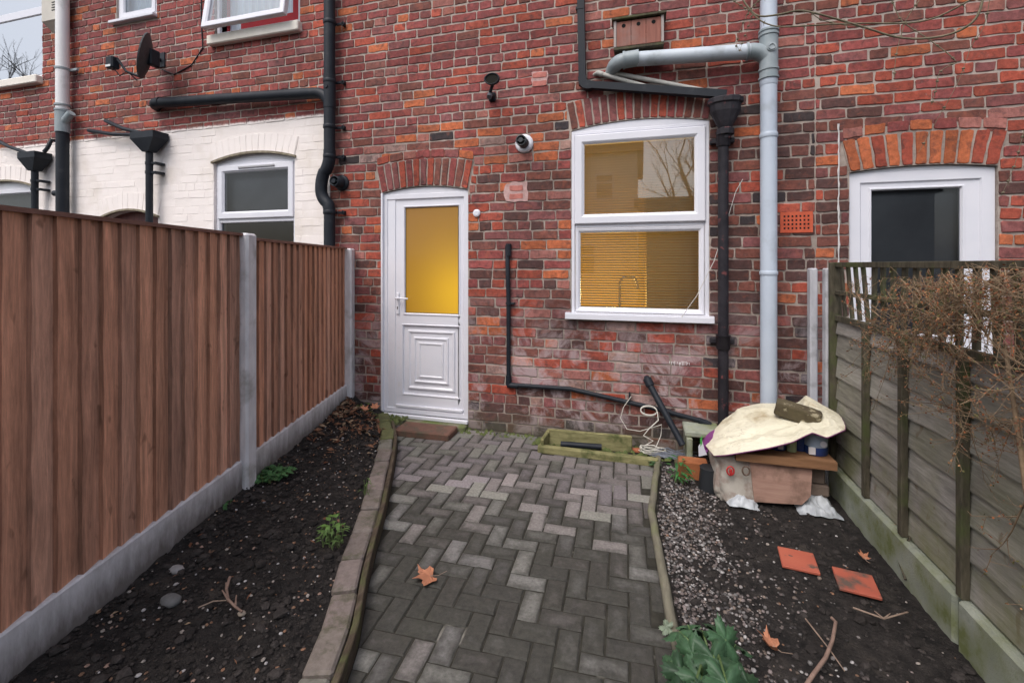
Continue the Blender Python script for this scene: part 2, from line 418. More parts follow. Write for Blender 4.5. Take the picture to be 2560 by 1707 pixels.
def hole(o): return (o['x0'], o['x1'], o['z0'], o['z1']+o['rise'])
def house(x0, x1, ops, label, mats, ztop=5.4):
    e = empty('terraced_house', ((x0+x1)/2, WD, 0), label, 'house', 'terraced houses')
    mb = MB(); brickwork(mb, x0, x1, ztop, ops)
    rect_holes(mb, x0, x1, -.3, ztop, [hole(o) for o in ops], WD, .16, 1)
    mb.box(x0, x1, WD+.15, WD+3.2, ztop, ztop+.2, None, 1)
    mb.box(x0, x0+.02, WD+.001, WD+3.2, -.3, ztop, None, 1); mb.box(x1-.02, x1, WD+.001, WD+3.2, -.3, ztop, None, 1)
    mb.box(x0, x1, WD+3.2, WD+3.3, -.3, ztop+.2, None, 1)
    for o in ops:
        if o.get('n'): arch_ring(mb, o, o['cols'], o['n'], second=o.get('second', False))
    return e, mb
# frames -----------------------------------------------------------
def frame_loops(yf, w_, dp=.05, ch=.008):
    return [(0, yf+dp), (0, yf+ch*.4), (ch*.4, yf), (w_-ch*1.6, yf), (w_, yf+ch*2.0), (w_, yf+dp)]
def arch_head(mb, x0, x1, z0, o, yf, yb, m=.004):
    N = 16; top = [(x0+(x1-x0)*i/N, arch_z(o, x0+(x1-x0)*i/N)-m) for i in range(N, -1, -1)]
    mb.slab([(x0, z0), (x1, z0)]+top, yf, yb)
def room(par, x0, x1, z0, z1, y0, y1, mat, name='room'):
    mb = MB(); v = [(x, y, z) for z in (z0, z1) for x, y in ((x0, y0), (x1, y0), (x1, y1), (x0, y1))]
    mb.add(v, [(0, 1, 2, 3), (7, 6, 5, 4), (5, 6, 2, 1), (6, 7, 3, 2), (7, 4, 0, 3)])
    return mb.build(name, mat, par)

# opening definitions, measured from the photo
DO = dict(x0=-2.335, x1=-1.474, z0=.075, z1=2.118, rise=.048, ring=.255, flare=.055, n=13, cols=['crim', 'brn', 'plum', 'red'], second=True)
WI = dict(x0=-.556, x1=.503, z0=1.03, z1=2.56, rise=.052, ring=.235, flare=.045, n=17, cols=['brn', 'crim', 'plum', 'red'])
RD = dict(x0=1.428, x1=2.272, z0=.05, z1=2.105, rise=.03, ring=.235, flare=.05, n=11, cols=['org', 'red', 'org', 'crim'], second=True)
LW = dict(x0=-4.345, x1=-3.318, z0=.95, z1=2.525, rise=.07, ring=.2, flare=.05, n=14, cols=['crim'])
LD = dict(x0=-6.02, x1=-5.13, z0=.05, z1=1.98, rise=.085, ring=.2, flare=.05, n=12, cols=['crim'])
LC = dict(x0=-4.33, x1=-3.255, z0=3.86, z1=4.95, rise=.0, ring=.01)
LS = dict(x0=-5.76, x1=-5.15, z0=4.22, z1=5.1, rise=0, ring=.01)
FW = dict(x0=-8.5, x1=-7.0, z0=3.74, z1=5.1, rise=0, ring=.01)
FG = dict(x0=-8.4, x1=-7.12, z0=.95, z1=2.40, rise=.10, ring=.2, flare=.05, n=14, cols=['crim'])
XB = [-9.2, -6.62, -2.905, 1.215, 3.6]

# --- middle house
mh, mb = house(XB[2], XB[3], [DO, WI], 'red brick terraced house with white back door glowing yellow and kitchen window', None)
mb.build('wall', [BRICK, MORTAR], mh)
d = MB(); o = DO; yf = WD+.012
d.prof(o['x0'], o['x1'], o['z0'], o['z1']-.015, frame_loops(yf, .055, .07)); arch_head(d, o['x0'], o['x1'], o['z1']-.015, o, yf+.004, yf+.07)
d.box(o['x0']-.004, o['x0']+.012, WD-.014, WD+.02, o['z0'], o['z1'])       # outer cover trim
d.box(o['x0']-.01, o['x1']+.004, WD-.03, WD+.05, o['z0']-.03, o['z0'], ch=.004)
dr = d.build('door', UPVC, mh, 'white plastic door frame with curved head')
lx0, lx1, lz0, lz1 = o['x0']+.125, o['x1']-.045, o['z0']+.05, o['z1']-.065
gl0 = W(927, 477); gl1 = W(1050, 723); pn0 = W(923, 748); pn1 = W(1053, 915)
l = MB(); yl = yf+.016
l.box(o['x0']+.05, lx0+.004, yl-.008, yl+.06, o['z0']+.045, lz1+.02, ch=.004)                       # wide hinge-side frame liner
l.prof(lx0, lx1, lz0, lz1, [(0, yl+.05), (0, yl+.003), (.004, yl), (.06, yl)])
gx0, gx1, gz0, gz1 = gl0.x, gl1.x, gl1.z, gl0.z
def ringface(mb, A, B, y, yb):
    (a, b, c0, d0), (e, f, g, h) = A, B
    mb.add([(a, y, c0), (b, y, c0), (b, y, d0), (a, y, d0), (e, y, g), (f, y, g), (f, y, h), (e, y, h)], [(0, 1, 5, 4), (1, 2, 6, 5), (2, 3, 7, 6), (3, 0, 4, 7)])
mid = (gz0+pn0.z)/2
ringface(l, (lx0+.06, lx1-.06, mid, lz1-.06), (gx0-.018, gx1+.018, gz0-.018, gz1+.018), yl, 0)
l.prof(gx0-.018, gx1+.018, gz0-.018, gz1+.018, [(0, yl), (.003, yl-.006), (.010, yl-.006), (.018, yl+.006), (.018, yl+.03)])
px0, px1, pz0, pz1 = pn0.x, gx1+.004, pn1.z, pn0.z
ringface(l, (lx0+.06, lx1-.06, lz0+.06, mid), (px0-.016, px1+.016, pz0-.016, pz1+.016), yl, 0)
l.prof(px0-.016, px1+.016, pz0-.016, pz1+.016, [(0, yl), (.003, yl-.006), (.010, yl-.006), (.016, yl+.006), (.016, yl+.014), (.055, yl+.014), (.060, yl+.002), (.072, yl+.0), (.088, yl+.012),
        (.118, yl+.012), (.122, yl+.002), (.133, yl+.0), (.143, yl+.010), (.168, yl+.010), (.172, yl+.002), (.182, yl+.002), (.190, yl+.008)], fill=True)
l.box(lx0+.01, lx1-.01, yl-.022, yl-.001, lz0+.004, lz0+.03, ch=.004)                                  # weather bar
l.build('door_leaf', UPVC, dr)
g = MB(); g.prof(gx0, gx1, gz0, gz1, [(0, yl+.026), (.001, yl+.012), (.002, yl+.012)], fill=True); g.build('glass', FROST, dr)
gs = MB(); gs.prof(gx0-.001, gx1+.001, gz0-.001, gz1+.001, [(0, yl+.012), (0, yl+.008), (.006, yl+.009), (.006, yl+.012)]); gs.build('gasket', plain('rubber_gasket', (.02, .02, .02), .6), dr)
h = MB(); hp = W(911, 685); hx = hp.x+.0; hz = hp.z
h.box(hx-.014, hx+.014, yl-.012, yl-.0005, hz-.15, hz+.05, ch=.004)
h.tube([(hx, yl-.01, hz), (hx, yl-.045, hz), (hx+.02, yl-.05, hz+.001), (hx+.125, yl-.048, hz-.002)], [.009, .009, .009, .008], 10)
h.build('handle', UPVC, dr)
kh = MB(); kh.tube([(hx, yl-.0122, hz-.085), (hx, yl-.0145, hz-.085)], .006, 10); kh.box(hx-.003, hx+.003, yl-.0145, yl-.0122, hz-.105, hz-.085); kh.build('keyhole', plain('dark_lock', (.03, .03, .03), .4), dr)
# hall behind the door, with its own lamp
room(mh, o['x0']-.25, o['x1']+.35, .0, 2.35, yl+.045, WD+2.6, OCHRE, 'lit_hall')
def lamp(name, loc, e, col, r):
    ld = bpy.data.lights.new(name, 'POINT'); ld.energy = e; ld.color = col; ld.shadow_soft_size = r
    lo = bpy.data.objects.new(name, ld); COL.objects.link(lo); lo.location = loc; return lo
lamp('hall_lamp', (-1.56, WD+.50, 1.18), 8, (1, .80, .13), .12)
# --- kitchen window
o = WI; wn = MB(); yf = WD+.0
wn.prof(o['x0'], o['x1'], o['z0'], o['z1']-.012, frame_loops(yf, .035, .07)); arch_head(wn, o['x0'], o['x1'], o['z1']-.012, o, yf+.006, yf+.07)
wt0, wt1 = W(1336, 335), W(1608, 497); wb0, wb1 = W(1334, 522), W(1606, 706)
tz = (wt1.z+wb0.z)/2-.012
wn.box(o['x0']+.034, o['x1']-.034, yf+.006, yf+.07, tz-.03, tz+.012, ch=.006)
wf = wn.build('window', UPVC, mh, 'white plastic kitchen window with one opening light above a fixed pane')
g0, g1 = W(1347, 333), W(1590, 485); h0, h1 = W(1335, 524), W(1606, 706)
sx0, sx1, sz0, sz1 = o['x0']+.028, o['x1']-.028, tz+.006, o['z1']-.045
sa = MB(); sa.prof(sx0, sx1, sz0, sz1, [(0, yf+.03), (0, yf-.016), (.006, yf-.02), (.055, yf-.02), (.062, yf-.016), (.078, yf-.002), (.078, yf+.03)]); sa.build('sash', UPVC, wf)
p = MB(); p.add([(sx0+.075, yf+.004, sz0+.075), (sx1-.075, yf+.004, sz0+.075), (sx1-.075, yf+.004, sz1-.075), (sx0+.075, yf+.004, sz1-.075)], [(0, 1, 2, 3)]); p.build('pane', GLASS, wf)
fx0, fx1, fz0, fz1 = o['x0']+.034, o['x1']-.034, o['z0']+.034, tz-.028
bd = MB(); bd.prof(fx0, fx1, fz0, fz1, [(0, yf+.006), (.004, yf+.0), (.022, yf+.004), (.038, yf+.02), (.038, yf+.05)]); bd.build('glazing_bead', UPVC, wf)
p = MB(); p.add([(fx0+.036, yf+.026, fz0+.036), (fx1-.036, yf+.026, fz0+.036), (fx1-.036, yf+.026, fz1-.036), (fx0+.036, yf+.026, fz1-.036)], [(0, 1, 2, 3)]); p.build('pane', GLASS, wf)
si = MB(); s0, s1 = W(1298, 725, .05), W(1641, 735, .05)
si.slab([(s0.x, 1.032), (s1.x, 1.032), (s1.x, 1.058), (s0.x, 1.058)][::1], WD-.055, WD+.02); si.box(s0.x, s1.x, WD-.062, WD-.0555, 1.006, 1.050, ch=.002); si.build('sill', UPVC, wf)
bl = MB(); z = o['z0']+.05
while z < o['z1']-.03:
    M = Matrix.Translation((0, WD+.125, z)) @ Matrix.Rotation(math.radians(-43+R.uniform(-1.5, 1.5)), 4, 'X')
    bl.box(o['x0']-.04, o['x1']+.04, -.0125, .0125, -.0004, .0004, M=M); z += .0215
for x in (-.4, .02, .38): bl.tube([(x, WD+.11, o['z0']), (x, WD+.11, o['z1'])], .0012, 4)
bl.build('venetian_blind', SLAT, wf)
room(mh, -1.0, 1.1, .2, 2.75, WD+.165, WD+2.7, OCHRE, 'lit_kitchen')
lamp('kitchen_lamp', (-.30, WD+1.5, 1.15), 40, (1, .70, .20), .15)
k = MB(); k.box(.05, 1.05, WD+.8, WD+1.5, .2, 2.7); k.build('kitchen_cupboard', plain('brown_cupboard', (.50, .31, .12), .6), mh)
k = MB(); kx = W(1428, 700).x-.03; ky = WD+.3
k.tube([(kx, ky, .9), (kx, ky, 1.28)]+[(kx+.075-.075*math.cos(a), ky, 1.28+.075*math.sin(a)) for a in [i*math.pi/8 for i in range(1, 9)]]+[(kx+.15, ky, 1.24)], .011, 10)
k.build('tap', CHROME, mh)
# air brick, patches and marks on the middle wall
ab = MB(); a0, a1 = W(1791, 488), W(1866, 534); x0, x1, z0, z1 = a0.x, a1.x, a1.z, a0.z
for i in range(9):
    for j in range(6):
        if i in (0, 8) or j in (0, 5): pass
nx, nz = 7, 4; bxw = (x1-x0)/(nx*2+2.4); bzw = (z1-z0)/(nz*2+2.4)
for i in range(nx+1):
    xa = x0 if i == 0 else x0+bxw*(1.7+2*(i)-1); xb = xa+(bxw*1.7 if i in (0, nx) else bxw)
    ab.box(xa, min(xb, x1), WD-.012, WD+.01, z0, z1)
for j in range(nz+1):
    za = z0 if j == 0 else z0+bzw*(1.7+2*j-1); zb = za+(bzw*1.7 if j in (0, nz) else bzw)
    ab.box(x0+.001, x1-.001, WD-.0105, WD+.01, za, min(zb, z1))
ab.build('air_brick', nmat('terracotta', (.44, .07, .03), (.55, .11, .05), 20, .8, .3), mh)
hb = MB(); hb.box(x0+.004, x1-.004, WD-.009, WD-.0085, z0+.004, z1-.004); hb.build('air_brick_void', plain('void', (.01, .01, .01), 1), mh)
PATCH = nmat('pink_mortar_patch', (.46, .28, .26), (.56, .40, .37), 10, .95, .6, c3=(.55, .2, .17), s3=16, t3=(.52, .66))
pt = MB()
def blob(mb, cx, cz, rx, rz, y, sq=1.0, n=26, mi=0):
    ps = []
    for i in range(n):
        a = 2*math.pi*i/n; r = 1+.22*noise.noise(Vector((math.cos(a)*1.5+cx*7, math.sin(a)*1.5+cz*5, 0)))
        ca, sa2 = math.cos(a), math.sin(a)
        if sq > 1: mxx = max(abs(ca), abs(sa2))**(.8); ca, sa2 = ca/mxx, sa2/mxx
        ps.append((cx+rx*r*ca, cz+rz*r*sa2))
    mb.slab(ps, y, WD)
for X, Y, rx, rz, sq in ((1240, 182, .07, .06, 2), (1186, 441, .10, .085, 2)):
    pt = MB(); c0 = W(X, Y); blob(pt, c0.x, c0.z, rx, rz, WD-.0095-R.random()*.0015, sq, 40)
    for k in range(2 if X > 1200 else 2):
        zc2 = c0.z+.03-k*.07; brick(pt, [(c0.x-.06, zc2-.022), (c0.x+.06, zc2-.022), (c0.x+.06, zc2+.022), (c0.x-.06, zc2+.022)], (.48, .18, .15), .004, .009)
    for f_i in range(len(pt.c)):
        if pt.c[f_i] is None: pt.c[f_i] = (.50, .33, .31)
    pt.build('mortar_patch', attmat('pink_mortar_patch', .95, .35, 18, .6, .003), mh)
pm = MB(); c0 = W(1562, 836)
for i in range(12):
    x = c0.x-.075+i*.013+R.uniform(-.004, .004); ht = R.uniform(.012, .035)
    pm.tube([(x, WD-.0095, c0.z+.02+R.uniform(-.006, .006)), (x+R.uniform(-.004, .006), WD-.0105, c0.z+.018-ht)], [.0028, .0012], 5)
pm.build('paint_drips', plain('white_paint', (.85, .85, .85), .6), mh)
vc = W(1096, 490); m_ = MB(); m_.tube([(vc.x, WD-.005, vc.z), (vc.x, WD-.022, vc.z)], [.034, .032], 20); m_.tube([(vc.x, WD-.022, vc.z), (vc.x, WD-.027, vc.z)], [.032, .02], 20)
tag(m_.build('vent_cover', UPVC), 'round white plastic cap on the bricks just right of the yellow door top', 'vent cover')

# --- right neighbour
rh, mb = house(XB[3], XB[4], [RD], 'brick house on the far right with orange brick arch over a white framed door', None); mb.build('wall', [BRICK, MORTAR], rh)
d = MB(); o = RD; yf = WD+.02
d.prof(o['x0'], o['x1'], o['z0'], o['z1'], frame_loops(yf, .085, .07)); arch_head(d, o['x0'], o['x1'], o['z1'], o, yf+.002, yf+.07)
dr = d.build('door', UPVC, rh, 'white plastic door with dark glass')
g0, g1 = W(2008, 437), W(2214, 600); l = MB(); yl = yf+.012
lx0, lx1, lz0, lz1 = o['x0']+.082, o['x1']-.082, o['z0']+.08, o['z1']-.08
ringface(l, (lx0, lx1, lz0, lz1), (g0.x-.02, g1.x+.02, .95, g0.z+.02), yl, 0); l.prof(lx0-.002, lx1+.002, lz0-.002, lz1+.002, [(0, yl+.02), (.002, yl)])
l.prof(g0.x-.02, g1.x+.02, .95, g0.z+.02, [(0, yl), (.004, yl-.006), (.012, yl-.006), (.02, yl+.008), (.02, yl+.03)])
l.prof(lx0+.1, lx1-.1, lz0+.06, .9, [(0, yl), (.01, yl-.008), (.03, yl-.008), (.05, yl+.004)], fill=True)
l.build('door_leaf', UPVC, dr)
bl = MB(); bl.box(o['x0'], o['x1'], yl+.06, yl+.064, .9, 2.2); bl.build('blind', GREYBLIND, dr)
g = MB(); g.add([(g0.x, yl+.014, .97), (g1.x, yl+.014, .97), (g1.x, yl+.014, g0.z), (g0.x, yl+.014, g0.z)], [(0, 1, 2, 3)]); g.build('glass', GLASSK, dr)
room(rh, o['x0']-.2, o['x1']+.3, 0, 2.4, yl+.05, WD+2.5, DARKROOM, 'unlit_room')
ln = MB(); a0, a1 = W(1925, 286), W(1931, 606); ln.tube([(a0.x+R.uniform(-.003, .003), WD-.009, a0.z+(a1.z-a0.z)*i/30) for i in range(31)], [R.uniform(.003, .008) for i in range(31)], 5); ln.build('sealant_line', plain('old_sealant', (.6, .58, .57), .8), rh)

# --- left neighbour
lh, mb = house(XB[1], XB[2], [LW, LD, LC, LS], 'brick house left of the black soil pipe, lower storey painted white, top window ajar', None)
mb.build('wall', [BRICKP, MORTARP], lh)
o = LW; wn = MB(); yf = WD+.03
wn.prof(o['x0'], o['x1'], o['z0'], o['z1'], frame_loops(yf, .05, .07)); arch_head(wn, o['x0'], o['x1'], o['z1'], o, yf+.004, yf+.07)
a, b = W(512, 387, -.03), W(663, 490, -.03); c1 = W(505, 517, -.03)
tz = (b.z+c1.z)/2; wn.box(o['x0']+.04, o['x1']-.04, yf+.004, yf+.07, tz-.03, tz+.03, ch=.006)
wf = wn.build('window', UPVC, lh, 'white plastic window with grey blind in the painted wall')
sa = MB(); sa.prof(o['x0']+.035, o['x1']-.035, tz+.012, o['z1']-.035, [(0, yf+.03), (0, yf-.014), (.006, yf-.018), (.055, yf-.018), (.075, yf+.0), (.075, yf+.03)]); sa.build('sash', UPVC, wf)
vx = (o['x0']+o['x1'])/2; tv = MB(); tv.box(vx-.2, vx+.26, yf-.03, yf-.019, o['z1']-.075, o['z1']-.055, ch=.003); tv.build('trickle_vent', plain('grey_vent', (.35, .35, .37), .5), wf)
p = MB()
for z0, z1, y in ((tz+.08, o['z1']-.105, yf+.006), (o['z0']+.045, tz-.025, yf+.03)):
    p.add([(o['x0']+.05, y, z0), (o['x1']-.05, y, z0), (o['x1']-.05, y, z1), (o['x0']+.05, y, z1)], [(0, 1, 2, 3)])
p.build('pane', GLASSK, wf)
bl = MB(); bl.box(o['x0'], o['x1'], yf+.10, yf+.105, tz+.02, o['z1']+.05); bl.build('blind', GREYBLIND, wf)
room(lh, o['x0']-.3, o['x1']+.3, 0, 2.75, WD+.161, WD+2.5, DARKROOM, 'unlit_room')
o = LD; d = MB(); d.box(o['x0']+.03, o['x1']-.03, WD+.10, WD+.15, o['z0'], o['z1']+o['rise']); d.build('door', nmat('dark_red_door', (.10, .03, .03), (.16, .05, .045), 6, .6, .2, st=(6, 1, 1)), lh, 'dark red timber door in arched opening')
def hood(o, par):
    m = MB(); N = 16; a, b = o['x0']-.02, o['x1']+.02
    top = [(a+(b-a)*i/N, arch_z(o, a+(b-a)*i/N)+.006+.012) for i in range(N, -1, -1)]; bot = [(x, z-.022) for x, z in top[::-1]]
    m.slab(bot+top, WD-.022, WD+.02); m.build('arch_edge', nmat('mossy_arch_edge', (.16, .13, .09), (.30, .27, .2), 20, .95, .5), par)
hood(LW, lh); hood(LD, lh)
# opening upper casement
o = LC; wn = MB(); yf = WD+.02; wn.prof(o['x0'], o['x1'], o['z0'], o['z1'], frame_loops(yf, .05, .08)); wf = wn.build('window', UPVC, lh, 'white plastic top hung window propped open, red reveal behind')
rr = MB(); rr.prof(o['x0']+.05, o['x1']-.05, o['z0']+.05, o['z1']-.05, [(0, yf+.02), (.0, yf+.12), (.03, yf+.13)]); rr.build('red_lining', REDP, wf)
hz_ = o['z1']-.02; Mo = Matrix.Translation((0, yf-.02, hz_)) @ Matrix.Rotation(math.radians(-9), 4, 'X')
def sashT(mb, x0, x1, z0, z1, M, wd=.065):
    loops = [(0, .05), (0, .006), (.006, 0), (wd-.015, 0), (wd, .012), (wd, .05)]; vs = []
    for i, y in loops: vs += [M @ Vector(v) for v in ((x0+i, y, z0+i), (x1-i, y, z0+i), (x1-i, y, z1-i), (x0+i, y, z1-i))]
    mb.add(vs, [(k*4+j, k*4+(j+1) % 4, k*4+4+(j+1) % 4, k*4+4+j) for k in range(5) for j in range(4)]+[(20, 21, 1, 0), (21, 22, 2, 1), (22, 23, 3, 2), (23, 20, 0, 3)])
rr = MB(); rr.box(o['x0']+.3, o['x1']-.05, yf+.02, yf+.05, o['z0']+.045, o['z0']+.13); rr.box(o['x1']-.12, o['x1']-.05, yf+.021, yf+.05, o['z0']+.13, o['z1']-.05); rr.build('red_board', REDP, wf)
sa = MB(); sashT(sa, o['x0']+.0, o['x1']-.05, -(hz_-o['z0'])+.0, 0, Mo); sa.build('sash', UPVC, wf)
p = MB(); vs = [Mo @ Vector(v) for v in ((o['x0']+.08, .02, -(hz_-o['z0'])+.06), (o['x1']-.09, .02, -(hz_-o['z0'])+.06), (o['x1']-.09, .02, -.06), (o['x0']+.08, .02, -.06))]
p.add(vs, [(0, 1, 2, 3)]); p.build('pane', GLASS, wf)
nc = MB(); vs = [Mo @ Vector(v) for v in ((o['x0']+.08, .04, -(hz_-o['z0'])+.06), (o['x1']-.09, .04, -(hz_-o['z0'])+.06), (o['x1']-.09, .04, -.06), (o['x0']+.08, .04, -.06))]; nc.add(vs, [(0, 1, 2, 3)])
room(lh, o['x0']-.2, o['x1']+.2, 3.5, 5.2, WD+.161, WD+2.5, nmat('pale_room', (.5, .53, .6), (.6, .62, .68), 2, .9, 0), 'upper_room')
nc = MB(); N = 40
cv = [(o['x0']+(o['x1']-o['x0'])*i/N, WD+.15+.02*math.sin(i*1.9)) for i in range(N+1)]
nc.add([(x, y, z) for z in (3.8, 5.0) for x, y in cv], [(i, i+1, N+2+i, N+1+i) for i in range(N)], smooth=True); nc.build('net_curtain', NETS, wf)
si = MB(); si.box(o['x0']-.04, o['x1']+.03, WD-.07, WD+.06, 3.745, 3.845, ch=.01); si.build('sill', SILLP, wf)
o = LS; wn = MB(); yf = WD+.02; wn.prof(o['x0'], o['x1'], o['z0'], o['z1'], frame_loops(yf, .05, .08)); wn.prof(o['x0']+.04, o['x1']-.04, o['z0']+.04, o['z1']-.04, [(0, yf+.03), (0, yf-.01), (.05, yf-.01), (.06, yf+.005), (.06, yf+.03)])
wf = wn.build('window', UPVC, lh, 'small white window high above the satellite dish')
p = MB(); p.add([(o['x0']+.09, yf+.01, o['z0']+.09), (o['x1']-.09, yf+.01, o['z0']+.09), (o['x1']-.09, yf+.01, o['z1']-.09), (o['x0']+.09, yf+.01, o['z1']-.09)], [(0, 1, 2, 3)]); p.build('pane', GLASS, wf)
nc = MB(); cv = [(o['x0']+(o['x1']-o['x0'])*i/N, WD+.13+.012*math.sin(i*1.9)) for i in range(N+1)]
nc.add([(x, y, z) for z in (4.15, 5.1) for x, y in cv], [(i, i+1, N+2+i, N+1+i) for i in range(N)], smooth=True); nc.build('net_curtain', NETS, wf)
si = MB(); si.box(o['x0']-.05, o['x1']+.02, WD-.06, WD+.06, 4.18, 4.215, ch=.006); si.build('sill', UPVC, wf)
# --- far left neighbour
fh, mb = house(XB[0], XB[1], [FW, FG], 'brick house at the far left edge beyond the white soil pipe', None); mb.build('wall', [BRICKP, MORTARP], fh)
o = FW; wn = MB(); wn.prof(o['x0'], o['x1'], o['z0'], o['z1'], frame_loops(yf, .045, .08)); tz = W(90, 22).z
wn.box(o['x0']+.04, o['x1']-.04, yf-.004, yf+.07, tz-.05, tz+.05, ch=.008); wf = wn.build('window', UPVC, fh, 'white window reflecting bare branches')
p = MB(); p.add([(o['x0']+.045, yf+.01, o['z0']+.045), (o['x1']-.045, yf+.01, o['z0']+.045), (o['x1']-.045, yf+.01, o['z1']-.045), (o['x0']+.045, yf+.01, o['z1']-.045)], [(0, 1, 2, 3)]); p.build('pane', glass('bright_window_glass', k=.62), wf)
si = MB(); si.box(o['x0']-.05, o['x1']+.02, WD-.08, WD+.06, 3.64, 3.735, ch=.01); si.build('sill', SILLP, wf)
room(fh, o['x0']-.1, o['x1']+.1, 3.4, 5.3, WD+.161, WD+2.4, nmat('pale_room_far', (.35, .38, .42), (.42, .44, .5), 2, .9, 0), 'upper_room')
o = FG; wn = MB(); yf = WD+.03; wn.prof(o['x0'], o['x1'], o['z0'], o['z1'], frame_loops(yf, .06, .07)); arch_head(wn, o['x0'], o['x1'], o['z1'], o, yf+.004, yf+.07); wf = wn.build('window', UPVC, fh, 'white window with dark glass in the painted wall')
p = MB(); p.add([(o['x0']+.05, yf+.02, o['z0']+.05), (o['x1']-.05, yf+.02, o['z0']+.05), (o['x1']-.05, yf+.02, o['z1']-.05), (o['x0']+.05, yf+.02, o['z1']-.05)], [(0, 1, 2, 3)]); p.build('pane', GLASSK, wf)
bl = MB(); bl.box(o['x0'], o['x1'], WD+.12, WD+.125, 1.0, 2.6); bl.build('blind', GREYBLIND, wf)
room(fh, o['x0']-.1, o['x1']+.1, .2, 2.7, WD+.161, WD+2.4, DARKROOM, 'unlit_room'); hood(FG, fh)
vb = MB(); a, b = W(97, -14, .12), W(131, 52, .12); vb.box(a.x-.0, b.x, WD-.13, WD-.01, b.z+.03, a.z, ch=.008)
vb.add([(a.x+.008, WD-.13, b.z+.04), (b.x-.008, WD-.13, b.z+.04), (b.x-.02, WD-.02, b.z-.05), (a.x+.02, WD-.02, b.z-.05)], [(0, 3, 2, 1)])
e = vb.build('flue_terminal', nmat('cream_metal_box', (.50, .47, .42), (.6, .57, .5), 4, .6, .1)); tag(e, 'cream metal flue box between the far left window and the white pipe', 'flue')
vs = MB()
for i in range(4): vs.box(b.x-.07, b.x-.01, WD-.1335, WD-.1295, b.z+.14+i*.03, b.z+.15+i*.03)
vs.build('vent_slot', plain('slot_dark', (.05, .05, .05), .9), e)

# ------------------------------------------------------------------ pipes and fittings on the wall
def vpipe(name, x, z0, z1, r, mat, label, cat, off, collars=(), cmat=None, brackets=(), cap=None):
    m = MB(); m.tube([(x, WD-off, z0), (x, WD-off, z1)], r, 20); o = m.build(name, mat); tag(o, label, cat)
    for z, hh, k in collars: c = MB(); c.tube([(x, WD-off, z-hh/2), (x, WD-off, z-hh/2+.006), (x, WD-off, z+hh/2-.006), (x, WD-off, z+hh/2)], [r*k*.96, r*k, r*k, r*k*.96], 20); c.build('collar', cmat or mat, o)
    for z in brackets: c = MB(); c.tube([(x, WD-off, z-.012), (x, WD-off, z+.012)], r*1.07, 20); c.box(x-.012, x+r+.05, WD-.02, WD-.006, z-.012, z+.012, ch=.002); c.box(x+r+.02, x+r+.04, WD-off*.8, WD-.006, z-.006, z+.006); c.build('bracket', cmat or mat, o)
    return o
def arc(p0, p1, p2, n=8):
    p0, p1, p2 = Vector(p0), Vector(p1), Vector(p2); return [p0.lerp(p1, t).lerp(p1.lerp(p2, t), t) for t in [i/n for i in range(n+1)]]
# grey soil pipe
off = .10; gx = (W(1747, 500, off).x+W(1784, 500, off).x)/2
gp = vpipe('soil_pipe', gx, .0, 5.3, .055, GREYP, 'thick pale grey soil pipe down the bricks between kitchen window and right fence', 'pipe', off,
   [(W(1766, 312, off).z, .035, 1.1), (W(1766, 627, off).z, .03, 1.1), (W(1766, 182, off).z, .10, 1.06)])
c = MB(); zt, zb = W(1766, 73, off).z, W(1766, 165, off).z; c.tube([(gx, WD-off, zb-.05), (gx, WD-off, zt)], .061, 24)
for z in (zb-.05, zb+.01, zt, zt-.03): c.tube([(gx, WD-off, z-.007), (gx, WD-off, z+.007)], .067, 24)
bz0 = W(1752, 117, off).z; bz1 = W(1440, 136, off).z; bx1 = W(1425, 140, off).x
c.tube(arc((gx, WD-off, bz0-.07), (gx-.04, WD-off-.005, bz0), (gx-.13, WD-off-.01, bz0), 8), .058, 20)
c.tube([(gx+.005, WD-off-.06, bz0-.005), (gx+.005, WD-off-.068, bz0-.005)], .03, 20); c.build('branch_fitting', GREYC, gp)
c = MB()
for k in range(2): pass
c.tube([(gx+.005+.02*math.cos(a), WD-off-.07, bz0-.005+.02*math.sin(a)) for a in [i*math.pi/8 for i in range(17)]], .004, 6); c.build('access_cap', GREYC, gp)
c = MB(); yb_ = WD-off-.01; c.tube([(gx-.12, yb_, bz0), (bx1+.04, yb_, bz1-.01)], .055, 22); c.build('branch_pipe', nmat('grey_pipe_black_mould', (.42, .48, .54), (.5, .55, .6), 3, .5, .05, c3=(.2, .22, .22), s3=5, t3=(.5, .8)), gp)
c = MB(); c.tube([(bx1+.02, yb_, bz1-.012), (bx1+.14, yb_, bz1-.007)], .062, 22); c.tube([(bx1+.02, yb_, bz1-.012), (bx1+.035, yb_, bz1-.012)], .067, 22); c.build('collar', GREYC, gp); c = MB(); c.tube([(gx-.15, yb_, bz0), (gx-.135, yb_, bz0)], .064, 22); c.build('collar', GREYC, gp)
c = MB(); c.tube(arc((bx1+.03, yb_, bz1-.013), (bx1-.05, yb_, bz1-.015), (bx1-.07, WD+.01, bz1-.05), 8), .055, 20); c.build('elbow', GREYC, gp)
# waste pipes
for a, b, lab in (((1372, 168), (1500, 204), 'lower of the two thin dirty grey waste pipes sloping under the thick grey branch'), ((1398, 166), (1640, 213), 'upper of the two thin dirty grey waste pipes sloping into the iron hopper')):
    p, q = W(*a, .03), W(*b, .075); m = MB(); m.tube([(p.x-.03, WD+.01, p.z+.0), p, p.lerp(q, .12), q], .018, 14); o = m.build('waste_pipe', WASTEP); tag(o, lab, 'pipe', 'thin grey waste pipes')
    m = MB(); m.tube([p, p.lerp(q, .10)], .0225, 14); m.build('collar', WASTEP, o)
